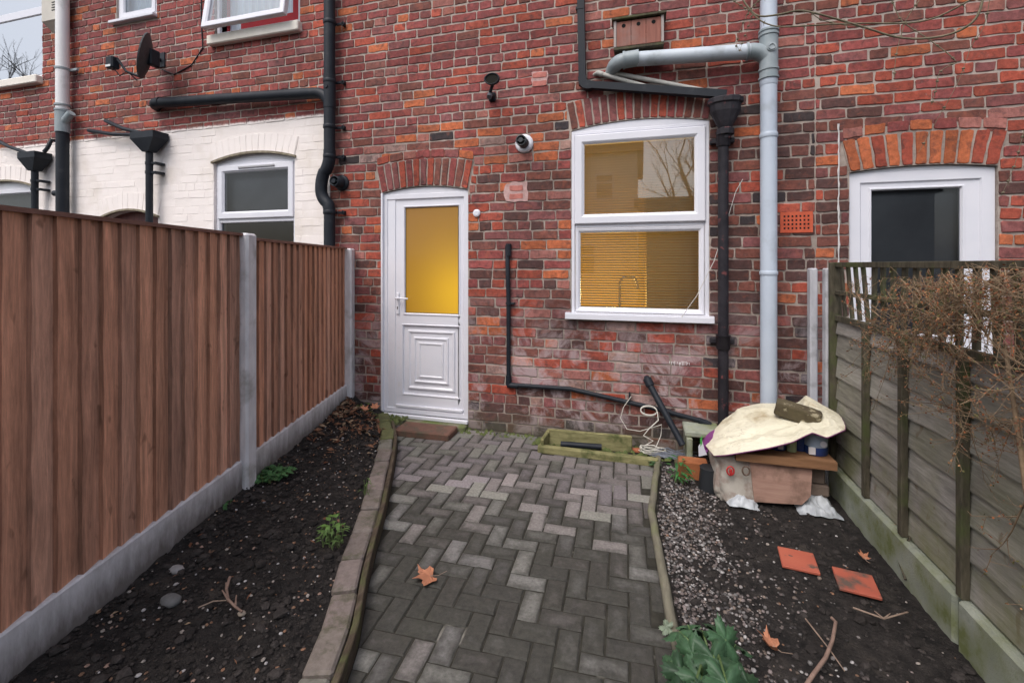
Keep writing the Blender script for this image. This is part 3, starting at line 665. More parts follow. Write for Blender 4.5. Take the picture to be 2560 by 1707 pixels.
# black downpipe (square) and its slope
o1 = .05; p0, p1, p2 = W(1332, -120, o1), W(1338, 196, o1), W(1668, 218, .09)
m = MB(); m.tube([p0, p1], .028, 4, sq=True); dp = m.build('downpipe', BLACKP); tag(dp, 'square black downpipe from the top of the photo, turning along above the kitchen window', 'pipe')
m = MB(); m.tube([p1+Vector((.01, -.002, -.0)), p2], .028, 4, sq=True); m.build('sloping_pipe', BLACKP, dp)
m = MB(); m.tube(arc(p1+Vector((0, 0, .06)), p1+Vector((0, 0, -.02)), p1+Vector((.07, 0, -.01))), .033, 4, sq=True); m.build('elbow', BLACKP, dp)
m = MB(); m.tube([W(1332, 22, o1)+Vector((0, 0, -.01)), W(1332, 22, o1)+Vector((0, 0, .01))], .031, 4, sq=True); m.build('bracket', BLACKP, dp)
# cast iron hopper and pipe
hc = W(1666, 235, .10); hb_ = W(1660, 300, .08)
ip = empty('iron_downpipe', (hb_.x, WD-.08, 0), 'old black cast iron downpipe with rainwater hopper beside the kitchen window', 'pipe')
m = MB(); 
def octo(cx, cy, z, rx, ry, n=12): return [(cx+rx*math.cos(2*math.pi*(i+.5)/n), cy+ry*math.sin(2*math.pi*(i+.5)/n), z) for i in range(n)]
lv = [(hc.z+.03, .115, .08), (hc.z+.02, .125, .088), (hc.z-.01, .125, .088), (hc.z-.02, .11, .078), (hc.z-.07, .105, .075), (hc.z-.15, .068, .058), (hc.z-.19, .045, .045), (hc.z-.2, .06, .058), (hc.z-.24, .06, .058), (hc.z-.245, .04, .04), (hc.z-.27, .04, .04)]
vs = []; 
for z, rx, ry in lv: vs += octo(hc.x-.0, WD-.095, z, rx, ry)
inner = octo(hc.x, WD-.095, hc.z+.03, .10, .066)+octo(hc.x, WD-.095, hc.z-.08, .07, .05)
n = 12; L_ = len(lv); fs = [(k*n+j, (k+1)*n+j, (k+1)*n+(j+1) % n, k*n+(j+1) % n) for k in range(L_-1) for j in range(n)]
bse = len(vs); vs += inner; fs += [(j, (j+1) % n, bse+(j+1) % n, bse+j) for j in range(n)]+[(bse+j, bse+(j+1) % n, bse+n+(j+1) % n, bse+n+j) for j in range(n)]+[tuple(range(bse+n, bse+2*n))]
m.add(vs, fs); m.build('hopper', IRON, ip)
ix = hc.x-.012; m = MB(); m.tube([(ix, WD-.085, -.02), (ix, WD-.085, hc.z-.26)], .037, 18); m.build('pipe', IRON, ip)
for z in (W(1660, 785, .08).z, hc.z-.27):
    m = MB(); m.tube([(ix, WD-.085, z-.055), (ix, WD-.085, z-.05), (ix, WD-.085, z+.045), (ix, WD-.085, z+.05)], [.044, .048, .048, .053], 18); m.box(ix-.085, ix+.085, WD-.05, WD-.006, z-.02, z+.02, ch=.006); m.build('collar', IRON, ip)
# left black soil pipe with swan neck
o1 = .09; xt = W(757, 150, o1).x; r = .052
za, zb, zc, zd = W(757, 365, o1).z, W(740, 405, o1).z, W(738, 430, o1).z, W(757, 475, o1).z
xs_ = W(740, 415, o1).x
m = MB(); m.tube([(xt, WD-o1, 5.3), (xt, WD-o1, za+.05)], r, 20)
bp = m.build('soil_pipe', BLACKP); tag(bp, 'black soil pipe with swan neck bend where white paint meets bare brick', 'pipe')
m = MB(); cp = [(xt, WD-o1, za+.08)]+arc((xt, WD-o1, za+.03), (xt, WD-o1, za-.03), ((xt+xs_)/2, WD-o1, (za+zb)/2-.03), 5)+arc(((xt+xs_)/2-.02, WD-o1, (za+zb)/2-.045), (xs_-.01, WD-o1, zb-.04), (xs_-.01, WD-o1, (zb+zc)/2-.05), 5)+arc((xs_-.01, WD-o1, zc-.04), (xs_, WD-o1, zc-.11), (xs_+.05, WD-o1, zc-.15), 5)+arc((xs_+.07, WD-o1, zc-.17), (xt, WD-o1, zc-.22), (xt, WD-o1, zd-.06), 5)
m.tube(cp, r*1.06, 18); m.build('swan_neck', BLACKP, bp)
m = MB(); m.tube([(xt, WD-o1, zd-.04), (xt, WD-o1, .05)], r, 20); m.build('lower_pipe', BLACKP, bp)
for Y in (53, 188, 292, 360, 488): 
    m = MB(); z = W(757, Y, o1).z; m.tube([(xt, WD-o1, z-.02), (xt, WD-o1, z-.014), (xt, WD-o1, z+.014), (xt, WD-o1, z+.02)], [r*1.05, r*1.13, r*1.13, r*1.05], 20); m.box(xt+.04, xt+.13, WD-.05, WD-.03, z-.012, z+.012, ch=.003); m.box(xt+.10, xt+.12, WD-.05, WD-.004, z-.02, z+.02, ch=.003); m.build('collar', BLACKP, bp)
m = MB(); a, b = W(352, 238, o1), W(722, 229, o1); b.z = max(b.z, a.z-.10)
m.tube([(a.x+.03, a.y, a.z), (b.x, b.y, b.z)]+arc((b.x, b.y, b.z), (xt-.03, b.y, b.z-.01), (xt, b.y, b.z-.12), 6)[1:], r, 20); m.build('branch_pipe', BLACKP, bp)
m = MB(); m.tube(arc((a.x+.12, a.y, a.z), (a.x-.04, a.y, a.z), (a.x-.05, WD+.01, a.z), 7), r*1.08, 20); m.build('elbow', BLACKP, bp)
m = MB(); z = b.z; m.tube([(xt, WD-o1, z+.16), (xt, WD-o1, z-.16)], r*1.07, 20); m.tube([(xt, WD-o1-.05, z+.03), (xt, WD-o1-.062, z+.03)], .02, 14); m.build('branch_fitting', BLACKP, bp)
# hopper with pipe on the painted wall, and a second one
def hopper(name, X, Ytop, Ybot, hw, xp, lab, arms):
    t = W(X, Ytop, .1); b = W(X, Ybot, .1); e = empty(name, (t.x, WD-.1, .05), lab, 'drainpipe', 'square black rain hoppers on painted wall'); m = MB(); h2 = hw
    lv = [(t.z, h2, .085), (t.z-.07, h2, .085), (b.z, .045, .045)]; vs = []
    for z, rx, ry in lv: vs += [(t.x-rx, WD-.1-ry, z), (t.x+rx, WD-.1-ry, z), (t.x+rx, WD-.1+ry, z), (t.x-rx, WD-.1+ry, z)]
    m.add(vs, [(k*4+j, k*4+4+j, k*4+4+(j+1) % 4, k*4+(j+1) % 4) for k in range(2) for j in range(4)]+[(3, 2, 1, 0)][:0]+[(8, 11, 10, 9)])
    m.add([(t.x-rx2, WD-.1-ry2, z) for rx2, ry2, z in ((h2-.008, .077, t.z), (-h2+.008, .077, t.z), (-h2+.008, -.077, t.z), (h2-.008, -.077, t.z))], [(0, 1, 2, 3)]); m.build('hopper', BLACKP, e)
    m = MB(); m.tube([(t.x, WD-.1, b.z+.01), (t.x, WD-.1, .05)], .034, 16); m.build('pipe', BLACKP, e)
    z = b.z-.12
    for dz in (0, -.1): m = MB(); m.tube([(t.x, WD-.1, z+dz-.015), (t.x, WD-.1, z+dz+.015)], .038, 16); m.box(t.x+.03, t.x+.1, WD-.11, WD-.004, z+dz-.012, z+dz+.012, ch=.003); m.build('bracket', BLACKP, e)
    for (ax, ay), (bx, by) in arms:
        p, q = W(ax, ay, .06), W(bx, by, .1); m = MB(); m.tube([(p.x-.01, WD+.01, p.z), p, p.lerp(q, .5)-Vector((0, 0, .02)), q], .021, 12); m.build('inlet_pipe', BLACKP, e)
hopper('hopper_downpipe', 343, 306, 350, .165, 0, 'square black hopper on the white wall with two thin pipes meeting it from upper left', [((243, 278), (325, 306)), ((204, 300), (318, 310))])
hopper('hopper_downpipe', 80, 352, 393, .15, 0, 'square black hopper at the far left, partly above a white arched window', [((-20, 315), (62, 352)), ((118, 322), (101, 350))])
# white pipe far left, black below
o1 = .1; wx = (W(133, 100, o1).x+W(160, 100, o1).x)/2-.02; zj = W(140, 305, o1).z; zc_ = W(140, 255, o1).z
m = MB(); m.tube([(wx, WD-o1, zj), (wx, WD-o1, 5.3)], .062, 20); wp = m.build('soil_pipe', WHITEP); tag(wp, 'white painted soil pipe turning black below, at the far left', 'pipe')
m = MB(); m.tube([(wx, WD-o1, zj), (wx, WD-o1, .05)], .06, 20); m.build('lower_pipe', BLACKP, wp, 'black')
m = MB(); m.tube([(wx, WD-o1, zj-.0), (wx, WD-o1, zc_)], .068, 20); m.tube(arc((wx, WD-o1, zc_-.16), (wx+.05, WD-o1-.01, zc_-.13), (wx+.15, WD-o1, zc_-.04)), .04, 14)
for z in (zc_, zc_+.06): m.tube([(wx, WD-o1, z-.01), (wx, WD-o1, z+.01)], .074, 20)
m.build('branch_fitting', GREYC, wp)
m = MB(); z = W(140, 160, o1).z; m.tube([(wx, WD-o1, z-.012), (wx, WD-o1, z+.012)], .068, 20); m.box(wx+.05, wx+.16, WD-.06, WD-.03, z-.015, z+.015, ch=.004); m.build('bracket', GREYC, wp)
m = MB(); z = W(115, 445, o1).z; m.tube([(wx-.03, WD-o1, z), (wx-.13, WD-o1, z)], .035, 14); m.build('stub', BLACKP, wp, 'black')
# thin black waste pipe
P = [W(1166, 572, .03), W(1168, 878, .03), W(1180, 884, .03), W(1310, 893, .035), W(1480, 932, .04), W(1625, 970, .05)]
m = MB(); m.tube([W(1166, 566, -.02), W(1165, 566, .02), W(1165, 575, .03)]+[W(1168, 700, .03), W(1168, 878, .03)], .0185, 14); tp = m.build('waste_pipe', BLACKP); tag(tp, 'thin black waste pipe dropping beside the door then running low along the bricks', 'pipe')
m = MB(); m.tube([W(1168, 882, .03)]+P[2:], .0185, 14); m.build('low_run', BLACKP, tp)
for a, b in ((W(1168, 560, .03), W(1168, 588, .03)), (W(1168, 862, .03), W(1168, 884, .03)), (W(1166, 884, .03), W(1190, 886, .03)), (W(1520, 942, .042), W(1540, 947, .042)), (W(1168, 694, .03), W(1168, 700, .03)), (W(1605, 965, .05), W(1632, 976, .05))):
    m = MB(); m.tube([a, b], .024, 14); m.build('joint', BLACKP, tp)
m = MB(); a = W(1446, 912, .035); m.box(a.x-.006, a.x+.006, WD-.06, WD-.002, a.z-.03, a.z+.035, ch=.002); a = W(1174, 697, .03); m.box(a.x-.02, a.x+.03, WD-.04, WD-.002, a.z-.008, a.z+.008, ch=.002); m.build('clip', BLACKP, tp)
a = W(1627, 974, .05); m = MB(); m.tube([a, (a.x+.03, a.y, a.z-.03), (a.x+.035, a.y, a.z-.2)], .0215, 14); m.build('outlet', BLACKP, tp)
a, b = W(1486, 872, .05), Q(1568, 1022, 3.50); m = MB(); m.tube([(a.x, WD+.01, a.z), (a.x, WD-.05, a.z), a, a.lerp(b, .03), b], .024, 14); dg = m.build('waste_pipe', BLACKP); tag(dg, 'short black waste pipe slanting down from the wall to the drain', 'pipe')
m = MB(); m.tube([a+Vector((0, .0, .01)), a.lerp(b, .10)], .033, 14); m.build('elbow', BLACKP, dg)
# flues
def flue(X, Y, plate, label, r, pl, tone):
    a = W(X, Y); e = empty('boiler_flue', (a.x, WD, a.z), label, 'flue')
    m = MB(); m.tube([(a.x, WD-.004, a.z), (a.x, WD-.02, a.z), (a.x, WD-.028, a.z)], [pl, pl, pl*.8], 28); m.build('wall_plate', plate, e)
    m = MB(); n = 24; ro, ri = r, r*.8; ya, yb = WD-.02, WD-.13
    vs = [(a.x+q*math.cos(t), y, a.z+q*math.sin(t)) for q, y in ((ro, ya), (ro, yb), (ri, yb), (ri, yb+.05)) for t in [2*math.pi*i/n for i in range(n)]]
    m.add(vs, [(k*n+j, k*n+(j+1) % n, (k+1)*n+(j+1) % n, (k+1)*n+j) for k in range(3) for j in range(n)]+[tuple(range(3*n, 4*n))], smooth=True); m.build('terminal', tone, e)
    m = MB(); m.tube([(a.x, yb+.04, a.z), (a.x, yb-.01, a.z)], ri*.55, 14); m.box(a.x-ri, a.x+ri, yb+.004, yb+.012, a.z-.004, a.z+.004); m.build('inner_tube', tone, e); return e
flue(1205, 331, UPVC, 'white round boiler flue plate with dark terminal, left of the kitchen window', .045, .078, plain('dark_grey_plastic', (.04, .045, .05), .4))
a = flue(787, 421, BLACKP, 'black round boiler flue beside the swan neck of the soil pipe', .05, .075, BLACKP)
# outside lamp on bracket
a = W(1132, 225, .0); hd = W(1130, 182, .16); e = empty('security_light', (a.x, WD, a.z), 'black outdoor light on a bracket above and right of the yellow door', 'outdoor light')
m = MB(); m.box(a.x-.03, a.x+.03, WD-.03, WD-.004, a.z-.04, a.z+.04, ch=.008); m.build('base', BLACKP, e)
m = MB(); m.tube([(a.x, WD-.03, a.z), (a.x, WD-.075, a.z+.0)], .028, 14); m.tube([(a.x-.005, WD-.075, a.z), (hd.x, hd.y+.03, hd.z-.02)], .014, 12); m.build('arm', BLACKP, e)
m = MB(); m.tube([(a.x, WD-.07, a.z+.01), (a.x, WD-.10, a.z-.03)], .022, 14); m.build('sensor', plain('sensor_grey', (.12, .13, .15), .3), e)
m = MB(); hy = hd.y; n = 24; vs = []
for rr_, y in ((.02, hy+.04), (.055, hy+.03), (.062, hy), (.062, hy-.012), (.054, hy-.014), (.05, hy-.004)): vs += [(hd.x+rr_*math.cos(t)*1.08, y, hd.z+rr_*.78*math.sin(t)) for t in [2*math.pi*i/n for i in range(n)]]
m.add(vs, [(k*n+j, k*n+(j+1) % n, (k+1)*n+(j+1) % n, (k+1)*n+j) for k in range(5) for j in range(n)], smooth=True); m.build('lamp_head', BLACKP, e)
m = MB(); m.add([(hd.x+.052*math.cos(t)*1.08, hy-.005, hd.z+.052*.78*math.sin(t)) for t in [2*math.pi*i/n for i in range(n)]], [tuple(range(n-1, -1, -1))]); m.build('lens', plain('dark_olive_lens', (.012, .011, .008), .6, .1), e)
# nesting box
a, b = W(1410, 42, .11), W(1528, 112, .11); x0, x1, z0, z1 = a.x, b.x-.01, W(1450, 110, .11).z, a.z-.035; e = empty('nesting_box', ((x0+x1)/2, WD, z0), 'reddish wooden nesting box with three round entrance holes in a row', 'bird box')
BW = nmat('nest_box_timber', (.19, .06, .04), (.30, .11, .075), 7, .7, .3, st=(8, 8, .7), c3=(.24, .16, .14), s3=4, t3=(.45, .7))
GW = nmat('nest_box_grey_timber', (.30, .26, .24), (.42, .37, .35), 7, .8, .3, st=(6, 6, .7))
for i in range(3):
    m = MB(); w3 = (x1-x0-.04)/3; xa = x0+.02+i*w3; m.box(xa+.001, xa+w3-.001, WD-.125, WD-.11, z0+.012, z1-.01, ch=.0015); q = m.build('front_board', BW, e)
    m = MB(); m.tube([(xa+w3/2, WD-.1252, z1-.045), (xa+w3/2, WD-.1268, z1-.045)], .015, 18); m.build('entrance_hole', plain('hole_black', (.006, .006, .006), 1), q)
m = MB(); m.box(x0, x0+.02, WD-.13, WD-.01, z0+.008, z1, ch=.002); m.build('side_board', GW, e); m = MB(); m.box(x1-.02, x1, WD-.13, WD-.01, z0+.008, z1, ch=.002); m.build('side_board', GW, e)
m = MB(); m.box(x0-.015, x1+.018, WD-.15, WD-.005, z1, z1+.018, ch=.003); m.build('roof', DARKW, e); m = MB(); m.box(x0, x1, WD-.128, WD-.01, z0-.012, z0+.008, ch=.002); m.build('floor', DARKW, e)
# satellite dish
sc_ = W(330, 128, .30); fx = W(372, 140, .0); e = empty('satellite_dish', (fx.x, WD, fx.z), 'black satellite dish on wall bracket below the upper windows', 'satellite dish')
nd = Vector((-.72, -.68, .18)).normalized(); tx = nd.cross(Vector((0, 0, 1))).normalized(); ty = tx.cross(nd).normalized()
m = MB(); n = 28; vs = []
for q in (0.001, .35, .7, 1.0): vs += [sc_-nd*(.05*(1-q*q))+tx*(.20*q*math.cos(t))+ty*(.235*q*math.sin(t)) for t in [2*math.pi*i/n for i in range(n)]]
m.add(vs, [(k*n+j, k*n+(j+1) % n, (k+1)*n+(j+1) % n, (k+1)*n+j) for k in range(3) for j in range(n)], smooth=True)
vs2 = [v-nd*.012 for v in vs]; m.add(vs2, [(k*n+(j+1) % n, k*n+j, (k+1)*n+j, (k+1)*n+(j+1) % n) for k in range(3) for j in range(n)], smooth=True); m.add(vs[3*n:]+vs2[3*n:], [(j, (j+1) % n, n+(j+1) % n, n+j) for j in range(n)])
m.build('dish', nmat('dark_mesh', (.03, .035, .04), (.05, .055, .06), 30, .6, .2), e)
bk = sc_-nd*.07
m = MB(); m.tube([bk, (fx.x-.06, WD-.16, fx.z+.04), (fx.x, WD-.16, fx.z), (fx.x, WD-.01, fx.z)], .02, 12); m.box(fx.x-.06, fx.x+.06, WD-.02, WD-.005, fx.z-.08, fx.z+.08, ch=.003); m.box(bk.x-.01, bk.x+.05, bk.y-.05, bk.y+.05, bk.z-.09, bk.z+.08, ch=.01); m.build('bracket', BLACKP, e)
lb = Q(262, 145, sc_.y-.1); bot = sc_-ty*.225
m = MB(); m.tube([bot-nd*.01, bot.lerp(lb, .5)-Vector((0, 0, .02)), lb+Vector((.05, 0, .03))], .013, 10); m.build('arm', BLACKP, e)
m = MB(); m.box(lb.x-.07, lb.x+.03, lb.y-.04, lb.y+.04, lb.z-.06, lb.z+.06, ch=.012); m.build('receiver', BLACKP, e); m = MB(); m.box(lb.x-.06, lb.x+.01, lb.y-.0425, lb.y-.0402, lb.z-.05, lb.z-.03); m.build('sticker', plain('sticker_white', (.7, .7, .7), .5), e)
m = MB(); pc = [W(463, -60, .012), W(462, 50, .012), W(466, 110, .012), W(440, 150, .012), W(400, 172, .012), W(372, 160, .02)]; m.tube(pc, .006, 6); m.build('cable', BLACKP, e)
pc = [lb+Vector((0, .0, -.06)), lb+Vector((.05, .02, -.13)), lb+Vector((.14, .03, -.09)), bot+Vector((-.05, .02, -.03))]; m = MB(); m.tube(pc, .006, 6); m.build('cable', BLACKP, e)
# white cable by the window
pc = [W(1706, 412, .03), W(1690, 440, .04), W(1672, 500, .06), W(1640, 600, .09), W(1600, 680, .09), W(1556, 742, .05)]
m = MB(); m.tube([pc[0]]+[p for a, b in zip(pc, pc[1:]) for p in (a.lerp(b, .5), b)], .0026, 6); tag(m.build('wall_cable', plain('dirty_white_cable', (.55, .53, .5), .6)), 'single thin white cable hanging diagonally across the right edge of the kitchen window', 'cable')
m = MB(); m.tube([W(1703, 425, .03), W(1712, 440, .004)], [.04, .05], 10)

# ------------------------------------------------------------------ ground
def interp(P, y, k=1):                     # x of a polyline of (x,y) at y
    P = sorted(P, key=lambda p: p[1])
    if y <= P[0][1]: return P[0][0]
    for a, b in zip(P, P[1:]):
        if y <= b[1]: return a[0]+(b[0]-a[0])*(y-a[1])/(b[1]-a[1])
    return P[-1][0]
KL = [(-.62, -.4), (-.80, .7), (-.96, 1.30), (-1.03, 1.50), (-1.182, 1.794), (-1.302, 2.065), (-1.428, 2.353), (-1.674, 2.869), (-1.883, 3.276), (-2.12, 3.62)]
KR = [(.30, -.4), (.22, 1.0), (.14, 1.7), (.112, 2.011), (.098, 2.213), (.074, 2.511), (.059, 2.77), (.085, 3.1), (.124, 3.56)]
def FL(t, lat, z): return Vector((-s_*t+c_*lat, c_*t+s_*lat, z))
def xfence(y):                             # left fence line
    t = (y+s_*1.53)/c_; return -s_*t-c_*1.53
gm = MB(); gm.add([(-80, -80, -.16), (80, -80, -.16), (80, 80, -.16), (-80, 80, -.16)], [(0, 1, 2, 3)])
tag(gm.build('ground', SOIL), kind='structure')
def nz(x, y, sc, a): return a*noise.noise(Vector((x*sc, y*sc, 1.7)))
def sheet(name, x0f, x1f, y0, y1, zf, nx, ny, mat):
    m = MB(); vs = []
    for j in range(ny+1):
        y = y0+(y1-y0)*j/ny; a, b = x0f(y), x1f(y)
        for i in range(nx+1): x = a+(b-a)*i/nx; vs.append((x, y, zf(x, y, i/nx)))
    m.add(vs, [(j*(nx+1)+i, j*(nx+1)+i+1, (j+1)*(nx+1)+i+1, (j+1)*(nx+1)+i) for j in range(ny) for i in range(nx)], smooth=True)
    return m.build(name, mat)
def zleft(x, y, s):
    a = .175*(1-s)+.062*s if s < .92 else .062
    a += max(0, y-2.9)*.05*(1-s)
    return a+nz(x, y, 5, .018)+nz(x, y, 17, .014)+nz(x, y, 50, .008)
def kerbx(y): return interp(KL, y)-.138
tag(sheet('soil_bed', lambda y: xfence(y)-.03, kerbx, -.5, 3.77, zleft, 110, 260, SOIL), kind='structure')
def zright(x, y, s): return -.012+nz(x, y, 4, .012)+nz(x, y, 15, .010)+nz(x, y, 48, .006)
tag(sheet('soil_bed', lambda y: interp(KR, y)+.015, lambda y: 1.24, -.5, 3.77, zright, 90, 240, SOIL), kind='structure')
sheetj = sheet('paving_bed', lambda y: interp(KL, y)-.16, lambda y: interp(KR, y)+.03, -.5, 3.78, lambda x, y, s: -.006+nz(x, y, 30, .003), 60, 160, JOINT); tag(sheetj, kind='structure')
# block paving, herringbone
def pave_dirt(n, v, col):
    big = noise_n(n, v, 1.9, 5, .65, .5); fine = noise_n(n, v, 16, 6, .75)
    o = sepz(n)
    near = ramp(n, math_n(n, 'DIVIDE', o[1], 4.0), [(.56, .0), (.84, .26)])
    lum = node(n, 'ShaderNodeRGBToBW'); n.links.new(node(n, 'ShaderNodeVertexColor', layer_name='Col').outputs[0], lum.inputs[0])
    cl = ramp(n, lum.outputs[0], [(.15, 0.0), (.27, .40)])
    ed = node(n, 'ShaderNodeAttribute', attribute_name='E').outputs['Fac']
    f = math_n(n, 'ADD', math_n(n, 'ADD', math_n(n, 'MULTIPLY', big, .75), math_n(n, 'MULTIPLY', noise_n(n, v, 8, 3, .6), .35)), math_n(n, 'MULTIPLY', fine, .30))
    f = math_n(n, 'SUBTRACT', math_n(n, 'SUBTRACT', f, near), cl)
    f = math_n(n, 'ADD', f, math_n(n, 'MULTIPLY', math_n(n, 'SUBTRACT', 1.0, ed), .13))
    dirt = ramp(n, f, [(.43, 0.0), (.74, 1.0)])
    col = mix(n, math_n(n, 'MULTIPLY', dirt, .86), col, ramp(n, noise_n(n, v, 28, 5, .75), [(.35, (.030, .029, .025)), (.68, (.065, .062, .052))]))
    g = ramp(n, noise_n(n, v, 5, 4), [(.55, 0.0), (.75, 1.0)])
    return mix(n, math_n(n, 'MULTIPLY', g, .22), col, (.06, .065, .042))
PAVE = attmat('block_paving', .75, .38, 70, .9, .004, pave_dirt)
pm = MB(); a = .0905; ORG = (.02, .01); th = math.radians(2.0)
def paver(mb, x0, x1, y0, y1, zt, col):
    def rp(x, y): return (ORG[0]+x*math.cos(th)-y*math.sin(th), ORG[1]+x*math.sin(th)+y*math.cos(th))
    g = .0035; b = .006; vs = []; tx, ty = R.uniform(-.02, .02), R.uniform(-.02, .02); cx, cy = (x0+x1)/2, (y0+y1)/2
    X0, X1, Y0, Y1 = x0+g, x1-g, y0+g, y1-g
    cxw, cyw = rp(cx, cy)
    L, Rr = interp(KL, cyw)+.004, interp(KR, cyw)-.012
    ym = 3.765 if cxw < -.78 else 3.47
    if cxw < L-.02 or cxw > Rr+.02 or cyw > ym+.02 or cyw < -.3: return
    for z, i in ((-.02, 0), (zt-b, 0), (zt-.001, b*.6), (zt, b*1.3), (zt+.0005, .030)):
        for (x, y) in ((X0+i, Y0+i), ((X0+X1)/2, Y0+i), (X1-i, Y0+i), (X1-i, (Y0+Y1)/2), (X1-i, Y1-i), ((X0+X1)/2, Y1-i), (X0+i, Y1-i), (X0+i, (Y0+Y1)/2)):
            q = rp(x, y); j = R.uniform(-.0012, .0012)
            l2, r2 = interp(KL, q[1])+.004, interp(KR, q[1])-.012
            vs.append((min(max(q[0]+j, l2), r2), min(q[1]+j, ym), z+(x-cx)*tx*.5+(y-cy)*ty*.5))
    fs = [(k*8+j, k*8+(j+1) % 8, k*8+8+(j+1) % 8, k*8+8+j) for k in range(4) for j in range(8)]+[tuple(range(32, 40))]
    mb.add(vs, fs, col, e=[0.0]*32+[1.0]*8)
def pcol(x, y):
    f = R.choice([1.05, 1.15, 1.25, 1.35, 1.5, 1.7, 1.95]) if y < 2.9 else R.uniform(1.05, 1.45)
    base = R.choice([(.133, .130, .122), (.135, .130, .126), (.125, .122, .112), (.138, .126, .120)])
    if y > 2.6: base = R.choice([(.165, .15, .145), (.17, .152, .148), (.155, .152, .135), (.165, .148, .152)])
    return tuple(k*f*.88 for k in base)
for i in range(-38, 14):
    for j in range(-8, 50):
        k = (i-j) % 4; x, y = i*a, j*a; zt = R.uniform(-.002, .002)
        if k == 0: paver(pm, x, x+2*a, y, y+a, zt, pcol(x, y))
        elif k == 3: paver(pm, x, x+a, y, y+2*a, zt, pcol(x, y))
tag(pm.build('paving', PAVE), kind='structure')
# edging bricks, left
KB = attmat('edging_brick', .85, .3, 30, .8, .004, lambda n, v, col: mix(n, ramp(n, noise_n(n, v, 9, 5, .7), [(.5, 0.0), (.66, .75)]), col, (.075, .075, .04)))
def along(P, d):
    P = sorted(P, key=lambda p: p[1]); acc = 0
    for p, q in zip(P, P[1:]):
        L = math.hypot(q[0]-p[0], q[1]-p[1])
        if d <= acc+L: t = (d-acc)/L; return Vector((p[0]+(q[0]-p[0])*t, p[1]+(q[1]-p[1])*t, 0)), Vector(((q[0]-p[0])/L, (q[1]-p[1])/L, 0))
        acc += L
    return None, None
d = .9; i = 0
while True:
    p, t = along(KL, d)
    if p is None or p.y > 3.60: break
    nrm = Vector((-t.y, t.x, 0)); L = .205*R.uniform(.96, 1.04)
    M = Matrix.Translation(p+nrm*.083+t*L/2+Vector((0, 0, R.uniform(-.006, .006)))) @ Matrix.Rotation(math.atan2(t.y, t.x)+R.uniform(-.05, .05), 4, 'Z') @ Matrix.Rotation(R.uniform(-.04, .04), 4, 'X')
    m = MB(); mossy = p.y > 3.2
    col = (.12, .125, .055) if mossy else R.choice([(.20, .17, .15), (.22, .18, .165), (.185, .155, .14), (.18, .17, .145)])
    m.box(-L/2+.003, L/2-.003, -.052, .05, .0, .088, col, ch=.009, M=M)
    lab = 'green mossy brick of the raised edging beside the door step' if mossy else 'pinkish grey brick of the raised edging row between dark soil bed and timber strip'
    tag(m.build('edging_brick', KB), lab, 'edging brick', 'mossy edging bricks near the door' if mossy else 'edging bricks along the left soil bed'); d += L+.006; i += 1
# edging timbers
m = MB(); pts = []
dd = .3
secs = []
while True:
    p, t = along(KL, dd)
    if p is None: break
    nrm = Vector((-t.y, t.x, 0)); secs.append((p, nrm)); dd += .08
vs = []
for p, nrm in secs:
    w0 = nz(p.x, p.y, 3, .004); zt = .078+nz(p.x, p.y, 2, .008)
    for k, z in ((0, -.03), (0, zt-.004), (.004, zt), (.022, zt), (.026, zt-.004), (.026, -.03)): q = p+nrm*(k+w0); vs.append((q.x, q.y, z))
m.add(vs, [(k*6+j, k*6+j+1, (k+1)*6+j+1, (k+1)*6+j) for k in range(len(secs)-1) for j in range(5)])
tag(m.build('timber_edging', KERBW), 'long dark mossy timber strip standing along the left side of the block paving', 'edging')
def polytube(P, y0, y1, z, r, n=14):
    k = max(2, int((y1-y0)/.08)); return [(interp(P, y0+(y1-y0)*i/k)+nz(i*.3, y0, 3, .005), y0+(y1-y0)*i/k, z+nz(y0+i*.1, 2, 3, .006)) for i in range(k+1)]
LOGE = nmat('grey_round_timber', (.11, .10, .075), (.20, .185, .135), 9, .9, .5, st=(4, 1, 4), c3=(.14, .15, .07), s3=5, t3=(.5, .7))
for y0, y1, lab in ((2.785, 3.545, 'short greenish rounded timber edging right of the paving, next to the wall planter'), (.6, 2.775, 'long grey rounded timber edging ending at the leafy plant')):
    m = MB(); m.tube(polytube(KR, y0, y1, .018, .021), .021, 12); tag(m.build('timber_edging', LOGE), lab, 'edging', 'rounded edging timbers beside the pebbles')
# planter boards near the wall
def beam(name, p, q, w_, h_, mat, lab, cat, grp=None, ch=.006, roll=0, sag=0):
    p, q = Vector(p), Vector(q); dv = q-p; L = dv.length; ang = math.atan2(dv.y, dv.x); pit = math.asin(dv.z/L)
    M = Matrix.Translation((p+q)/2) @ Matrix.Rotation(ang, 4, 'Z') @ Matrix.Rotation(-pit, 4, 'Y') @ Matrix.Rotation(roll, 4, 'X')
    m = MB(); m.box(-L/2, L/2, -w_/2, w_/2, -h_/2, h_/2, ch=ch, M=M); return tag(m.build(name, mat), lab, cat, grp)
a, b = G(1236, 1033, .01), G(1512, 1066, .01)
beam('border_timber', a+Vector((0, 0, .012)), b+Vector((0, 0, .012)), .05, .055, GREENW, 'long yellow green timber lying flat along the top edge of the paving', 'timber')
a, b = G(1262, 1003, .06), G(1452, 1020, .06)
beam('planter_board', a+Vector((0, 0, .0)), b+Vector((0, 0, -.0)), .03, .13, GREENW, 'upright yellow green algae covered board standing in front of the bricks', 'timber')
beam('end_board', G(1240, 1030, .03)+Vector((.012, .02, .012)), G(1262, 1000, .05)+Vector((0, 0, .005)), .03, .11, GREENW, 'short mossy end board closing the left end of the wall planter', 'timber')
a, b = G(1288, 1019, .05), G(1382, 1026, .05); m = MB(); m.tube([a, b], .021, 14); tag(m.build('pipe_offcut', BLACKP), 'loose length of black pipe lying in the planter by the wall', 'pipe')
